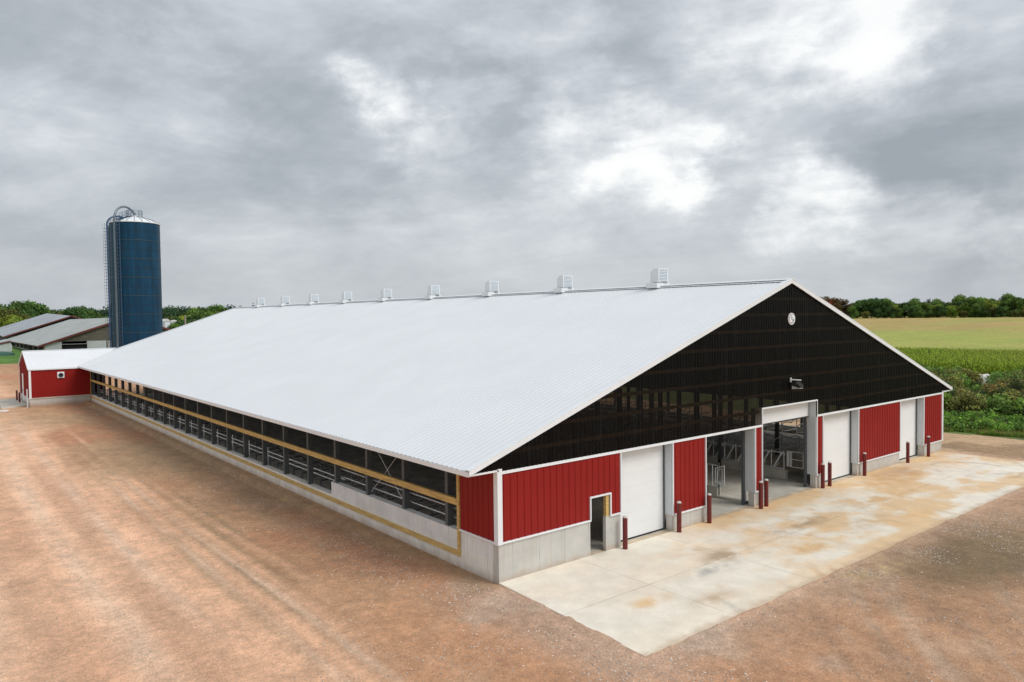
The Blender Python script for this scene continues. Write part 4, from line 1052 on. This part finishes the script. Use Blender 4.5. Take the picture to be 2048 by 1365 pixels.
# trees beyond the old barns
GL = 'trees behind the old barns'
LL = {'dark':'dark green tree behind the old barns','mid':'mid green tree behind the old barns','light':'yellow green tree behind the old barns','olive':'olive tree behind the old barns','brown':'brownish tree behind the old barns'}
for x, D, k_, s_ in ((-14,300,'light',.85),(8,310,'olive',1.1),(22,305,'light',.9),(42,318,'olive',1.0),(36,300,'light',.8),(56,345,'dark',1.18),(66,350,'mid',1.2),(76,360,'dark',1.1),(60,330,'dark',.95),(88,355,'mid',1.0),(98,362,'olive',1.05),(108,365,'dark',.95),(118,372,'mid',.9),(130,370,'olive',.95),(142,375,'dark',.95),(152,362,'dark',1.08),(162,358,'dark',1.12),(172,365,'mid',1.05),(181,355,'dark',1.12),(190,365,'mid',.95),(203,360,'light',.85),(214,352,'mid',.8),(222,350,'light',.8),(0,335,'dark',1.0),(12,360,'mid',.95),
        (328,300,'light',.62),(338,300,'olive',.85),(352,292,'dark',.72),(366,298,'light',.92),(380,296,'dark',.75),(356,262,'dark',.62),(344,255,'mid',.5),(372,262,'dark',.62),(332,250,'light',.42),(392,300,'mid',.9),(401,305,'mid',1.12),(408,312,'light',1.05),(417,320,'olive',1.05),(428,325,'olive',1.1),(420,300,'mid',.8),(440,335,'mid',1.1),(452,345,'dark',1.05),(463,350,'dark',1.0),(386,268,'mid',.6),(402,272,'mid',.65),(476,350,'dark',.95),(20,285,'light',.7),(-20,330,'mid',1.0)):
    D += 85 if x < 150 else 0; s_ *= .86 if x > 150 else 1.08
    X_, Y_ = pix(x, D); plant(k_, X_, Y_, s_, LL[k_], GL+' ('+k_+')')
X_, Y_ = pix(506.5, 205); plant('spruce', X_, Y_, .90, 'pointed dark spruce tip showing just above the far ridge end', 'spruce')
# far wooded rise, one mass
cs, rs = [], []
for k in range(420):
    xpix = -60+620*random.random(); D = 700+170*random.random(); X_, Y_ = pix(xpix, D); cs.append((X_, Y_, H(X_, Y_)+(2.5 if xpix < 215 else 5)+2.5*random.random())); rs.append(6+2.2*random.random())
V, C = leaf_cloud(cs, rs, 60000, 1.35, (.050,.098,.056), .5, .9, .3, 77, .03)
me = quads_mesh('woodland', V, C, M_leaf); o = bpy.data.objects.new('woodland', me); COL.objects.link(o); o['kind'] = 'stuff'
tag(o, 'dark wooded rise on the horizon behind the silo and old barns', 'woodland')

# the same wood carries on round the horizon outside and behind the barn
cs, rs = [], []
for k in range(700):
    a = R(random.choice([random.uniform(-75, 1), random.uniform(19, 66)])); D = 760+150*random.random(); X_, Y_ = CAM.x+D*math.sin(a), CAM.y+D*math.cos(a)
    cs.append((X_, Y_, H(X_, Y_)+2.5*random.random()+1)); rs.append(7+2.5*random.random())
V, C = leaf_cloud(cs, rs, 45000, 2.4, (.050,.098,.056), .5, .9, .3, 78, .03)
me = quads_mesh('woodland', V, C, M_leaf); o = bpy.data.objects.new('woodland', me); COL.objects.link(o); o['kind'] = 'stuff'
tag(o, 'wood along the horizon beyond the barn', 'woodland')
# brush right of the barn
def bush_proto(name, seed, h, rad, n, size, base, stalky=False):
    g = random.Random(seed); cs, rs = [], []
    for k in range(11):
        a = g.random()*6.28; q = rad*.75*g.random()**.6; cs.append((q*math.cos(a), q*math.sin(a), h*(.18+.62*g.random()*(1-.4*q/rad)))); rs.append(rad*(.28+.2*g.random()))
    V, C = leaf_cloud(cs, rs, n, size, base, .6, .9, .35, seed)
    t = thing(name, 'x', 'bush')
    me = quads_mesh('foliage', V, C, M_leaf); o = bpy.data.objects.new('foliage', me); COL.objects.link(o); o.parent = t
    mb = MB()
    for k in range(8):
        a = g.random()*6.28; l = rad*.6; mb.tube([(0,0,-.2),(l*.4*math.cos(a),l*.4*math.sin(a),h*.4),(l*math.cos(a),l*math.sin(a),h*(.75+.2*g.random()))], [.035,.025,.01], 4)
    mb.build('stems', M_bark, t); return t
KINDS['bdark'] = [bush_proto('bush', s_, 2.3, 1.7, 1900, .17, (.10,.155,.045)) for s_ in (31,32)]
KINDS['bolive'] = [bush_proto('bush', s_, 2.4, 1.8, 1900, .16, (.28,.28,.085)) for s_ in (33,34)]
KINDS['bgreen'] = [bush_proto('bush', s_, 2.3, 1.6, 1800, .18, (.20,.32,.07)) for s_ in (35,36)]
KINDS['bbrown'] = [bush_proto('bush', s_, 2.1, 1.6, 1600, .15, (.36,.25,.085)) for s_ in (37,)]
KINDS['blow'] = [bush_proto('weed_clump', s_, .8, .95, 700, .15, (.19,.34,.06)) for s_ in (38,39)]
BLB = {'bdark':'dark green bush in the thicket right of the barn','bolive':'olive brown feathery bush in the thicket right of the barn','bgreen':'bright green shrub in front of the corn','bbrown':'rusty brown bush in the thicket right of the barn','blow':'low green weed clump at the edge of the bare soil'}
def bush(k_, xpix, D, s_):
    X_, Y_ = pix(xpix, D); plant(k_, X_, Y_, s_, BLB[k_], {'bdark':'dark bushes right of the barn','bolive':'olive bushes right of the barn','bgreen':'green shrubs in front of the corn','bbrown':'rusty bushes right of the barn','blow':'weed clumps along the bare soil'}[k_])
x = 1812
while x < 2110:
    for D, ks in ((76,['bolive','bdark','bolive','bgreen']),(82,['bolive','bolive','bdark','bbrown']),(88,['bolive','bolive','bbrown','bolive'] if x > 1930 else ['bolive','bdark','bgreen'])):
        if D == 76 and x < 1850: continue
        if D > 85 and 1925 < x < 1995: continue
        bush(random.choice(ks), x+random.uniform(-8,8), D+random.uniform(-2.5,2.5), (.95+.35*random.random())*(.72 if 1925 < x < 1995 and D > 80 else 1))
    x += 19
x = 1770
while x < 2110:
    for D in (95,101,106):
        if 1930 < x < 1992 and D > 100: continue
        bush(random.choice(['bgreen','bgreen','bgreen','bolive','bdark']), x+random.uniform(-8,8), D+random.uniform(-2,2), .85+.35*random.random()-(.3 if 1930 < x < 1992 else 0))
    x += 20
x = 1850
while x < 2110:
    for D in (66.2,69.0,71.6): bush(random.choice(['blow','blow','blow']), x+random.uniform(-8,8), D+random.uniform(-1.2,1.2), .75+.5*random.random())
    x += 17
X_, Y_ = pix(1963, 107)
hp = thing('pale_heap', 'pale white heap lying among the bushes right of the barn', 'heap', (X_, Y_, H(X_, Y_)))
mb = MB(); g_ = random.Random(3)
for k in range(9):
    cx_ = -1.5+k*.36+g_.random()*.2; hgt = 1.05+.3*g_.random(); c_ = (cx_*math.cos(-.35), cx_*math.sin(-.35)); rr0 = .35+.15*g_.random()
    mb.lathe([(rr0,.0),(rr0*1.05,hgt*.6),(rr0*.7,hgt*.92),(rr0*.2,hgt)], c_, n=8)
mb.build('heap_body', M_heap, hp)

# grass along the verge (blades) and weeds
def blades(n, sampler, hgt, base, seed, wd=.03):
    g = np.random.default_rng(seed); P_ = sampler(g, n); n = len(P_)
    a = g.random(n)*6.283; hh = hgt*(.5+.9*g.random(n)); lean = .5*g.random(n)*hh
    dx = np.stack([np.cos(a), np.sin(a), 0*a], 1); sx = np.stack([-np.sin(a), np.cos(a), 0*a], 1)*wd
    z = np.stack([0*a, 0*a, hh], 1)
    V = np.stack([P_-sx, P_+sx, P_+sx*.3+dx*lean[:,None]+z, P_-sx*.3+dx*lean[:,None]+z], 1)
    C = np.array(base)[None]*(.55+.9*g.random(n))[:, None]*(1+.3*(g.random((n,3))-.5)); return V, C
def verge(g, n):
    px = 1840+290*g.random(n); D = 63.5+12*g.random(n)**1.3; pts = []
    for a, b in zip(px, D):
        X_, Y_ = pix(a, b)
        if X_ > 44.6+1.2*math.sin(Y_*.9)+.8*(g.random()-.5): pts.append((X_, Y_, H(X_, Y_)))
    return np.array(pts)
V, C = blades(26000, verge, .22, (.20,.32,.06), 5, .035)
V2, C2 = blades(5000, verge, .3, (.36,.29,.12), 6, .03)
me = quads_mesh('grass', np.concatenate([V,V2]), np.concatenate([C,C2]), M_leaf); o = bpy.data.objects.new('grass', me); COL.objects.link(o); o['kind'] = 'stuff'
tag(o, 'rough green grass between the bare soil and the bushes', 'grass')

# standing corn, one mass of plants with leaves and tassels
g = np.random.default_rng(9); VS, CS = [], []
au = np.array([math.sin(R(70)), math.cos(R(70)), 0]); av = np.array([math.cos(R(70)), -math.sin(R(70)), 0])
P_ = []
for r_ in range(50):
    u = 111+r_*.76
    vv = np.arange(-34, 24, .26); vv = vv+.06*g.normal(size=len(vv))
    P_.append(np.array([CAM.x, CAM.y, 0])+au*(u-.30*vv+.1*g.normal(size=len(vv)))[:, None]+av*vv[:, None])
P_ = np.concatenate(P_); P_[:, 2] = height(P_[:, 0], P_[:, 1]); n = len(P_)
hh = 2.45+.40*g.random(n)
for k in range(7):
    a = g.random(n)*6.283; z0 = hh*(.25+.10*k); l = .55+.25*g.random(n)
    d = np.stack([np.cos(a), np.sin(a), 0*a], 1); s_ = np.stack([-np.sin(a), np.cos(a), 0*a], 1)*.055
    z = np.stack([0*a,0*a,z0], 1); mid = P_+z+d*(l*.45)[:, None]+np.array([0,0,.30]); end = P_+z+d*l[:, None]+np.array([0,0,.02])
    VS.append(np.stack([P_+z-s_*.5, P_+z+s_*.5, mid+s_, mid-s_], 1)); VS.append(np.stack([mid-s_, mid+s_, end+s_*.2, end-s_*.2], 1))
    c = np.array([.34,.46,.065])*(.65+.7*g.random(n))[:, None]; c = c*(1 if k > 1 else np.array([1.25,.95,1.2])); CS += [c, c*1.08]
z = np.stack([0*hh,0*hh,hh], 1); sx = np.array([.03,0,0]); VS.append(np.stack([P_-sx, P_+sx, P_+z+sx, P_+z-sx], 1)); CS.append(np.tile([.10,.14,.035], (n,1)))
tz = np.array([0,0,.32]); sx = np.array([.05,.02,0]); VS.append(np.stack([P_+z-sx*.3, P_+z+sx*.3, P_+z+tz+sx, P_+z+tz-sx], 1)); CS.append(np.tile([.46,.40,.14], (n,1))*(.7+.6*g.random(n))[:, None])
me = quads_mesh('corn_crop', np.concatenate(VS), np.concatenate(CS), M_leaf); o = bpy.data.objects.new('corn_crop', me); COL.objects.link(o); o['kind'] = 'stuff'
tag(o, 'band of tall green corn in front of the golden field', 'corn')

# loose gravel near the camera and round the pad
g = np.random.default_rng(12); VS, FS, CS = [], [], []
ico = np.array([(1,0,0),(-1,0,0),(0,1,0),(0,-1,0),(0,0,1),(0,0,-1)], float); tri = [(0,2,4),(2,1,4),(1,3,4),(3,0,4),(2,0,5),(1,2,5),(3,1,5),(0,3,5)]
N_ = 160000
px1 = np.where(g.random(N_) < .6, -9+34*g.random(N_), -14+14*g.random(N_)); py1 = np.where(px1 > 0, -16+12*g.random(N_), -14+44*g.random(N_)**1.4)
dpad = np.hypot(np.maximum(-.3-px1, 0), np.maximum(-6.8-py1, 0)); dn = fbm(px1*.5, py1*.5, 301)
keep = ~((px1 > -.45) & (py1 > -6.95)) & (g.random(N_) < (.10+.9*S(.45, .62, dn))*(.22+.78*S(4.5, .2, dpad)))
px1, py1 = px1[keep][:36000], py1[keep][:36000]; N_ = len(px1)
r1 = .009+.026*g.random(N_)**3.5
z1 = height(px1, py1)+near_disp(px1, py1)
sh_ = np.stack([r1*(.7+.6*g.random(N_)), r1*(.7+.6*g.random(N_)), r1*.6], 1)
verts = ico[None]*sh_[:, None, :]+np.stack([px1, py1, z1+r1*.3], 1)[:, None, :]
faces = (np.array(tri)[None]+6*np.arange(N_)[:, None, None]).reshape(-1, 3).tolist()
tone = .38+.55*g.random(N_)**1.2; cols = np.repeat(np.stack([tone, tone*.84, tone*.70, np.ones(N_)], 1), 6, 0)
me = bpy.data.meshes.new('gravel'); me.from_pydata(verts.reshape(-1, 3).tolist(), [], faces); ca = me.color_attributes.new('Col', 'FLOAT_COLOR', 'POINT'); ca.data.foreach_set('color', np.array(cols).ravel())
me.materials.append(attr_mat('gravel stones', .9)[0]); o = bpy.data.objects.new('gravel', me); COL.objects.link(o); o['kind'] = 'stuff'
tag(o, 'loose pale gravel scattered over the red yard soil', 'gravel')

# prototypes never planted are dropped
for ps in KINDS.values():
    for p in ps:
        if p.name not in used:
            for c in list(p.children): bpy.data.objects.remove(c)
            bpy.data.objects.remove(p)
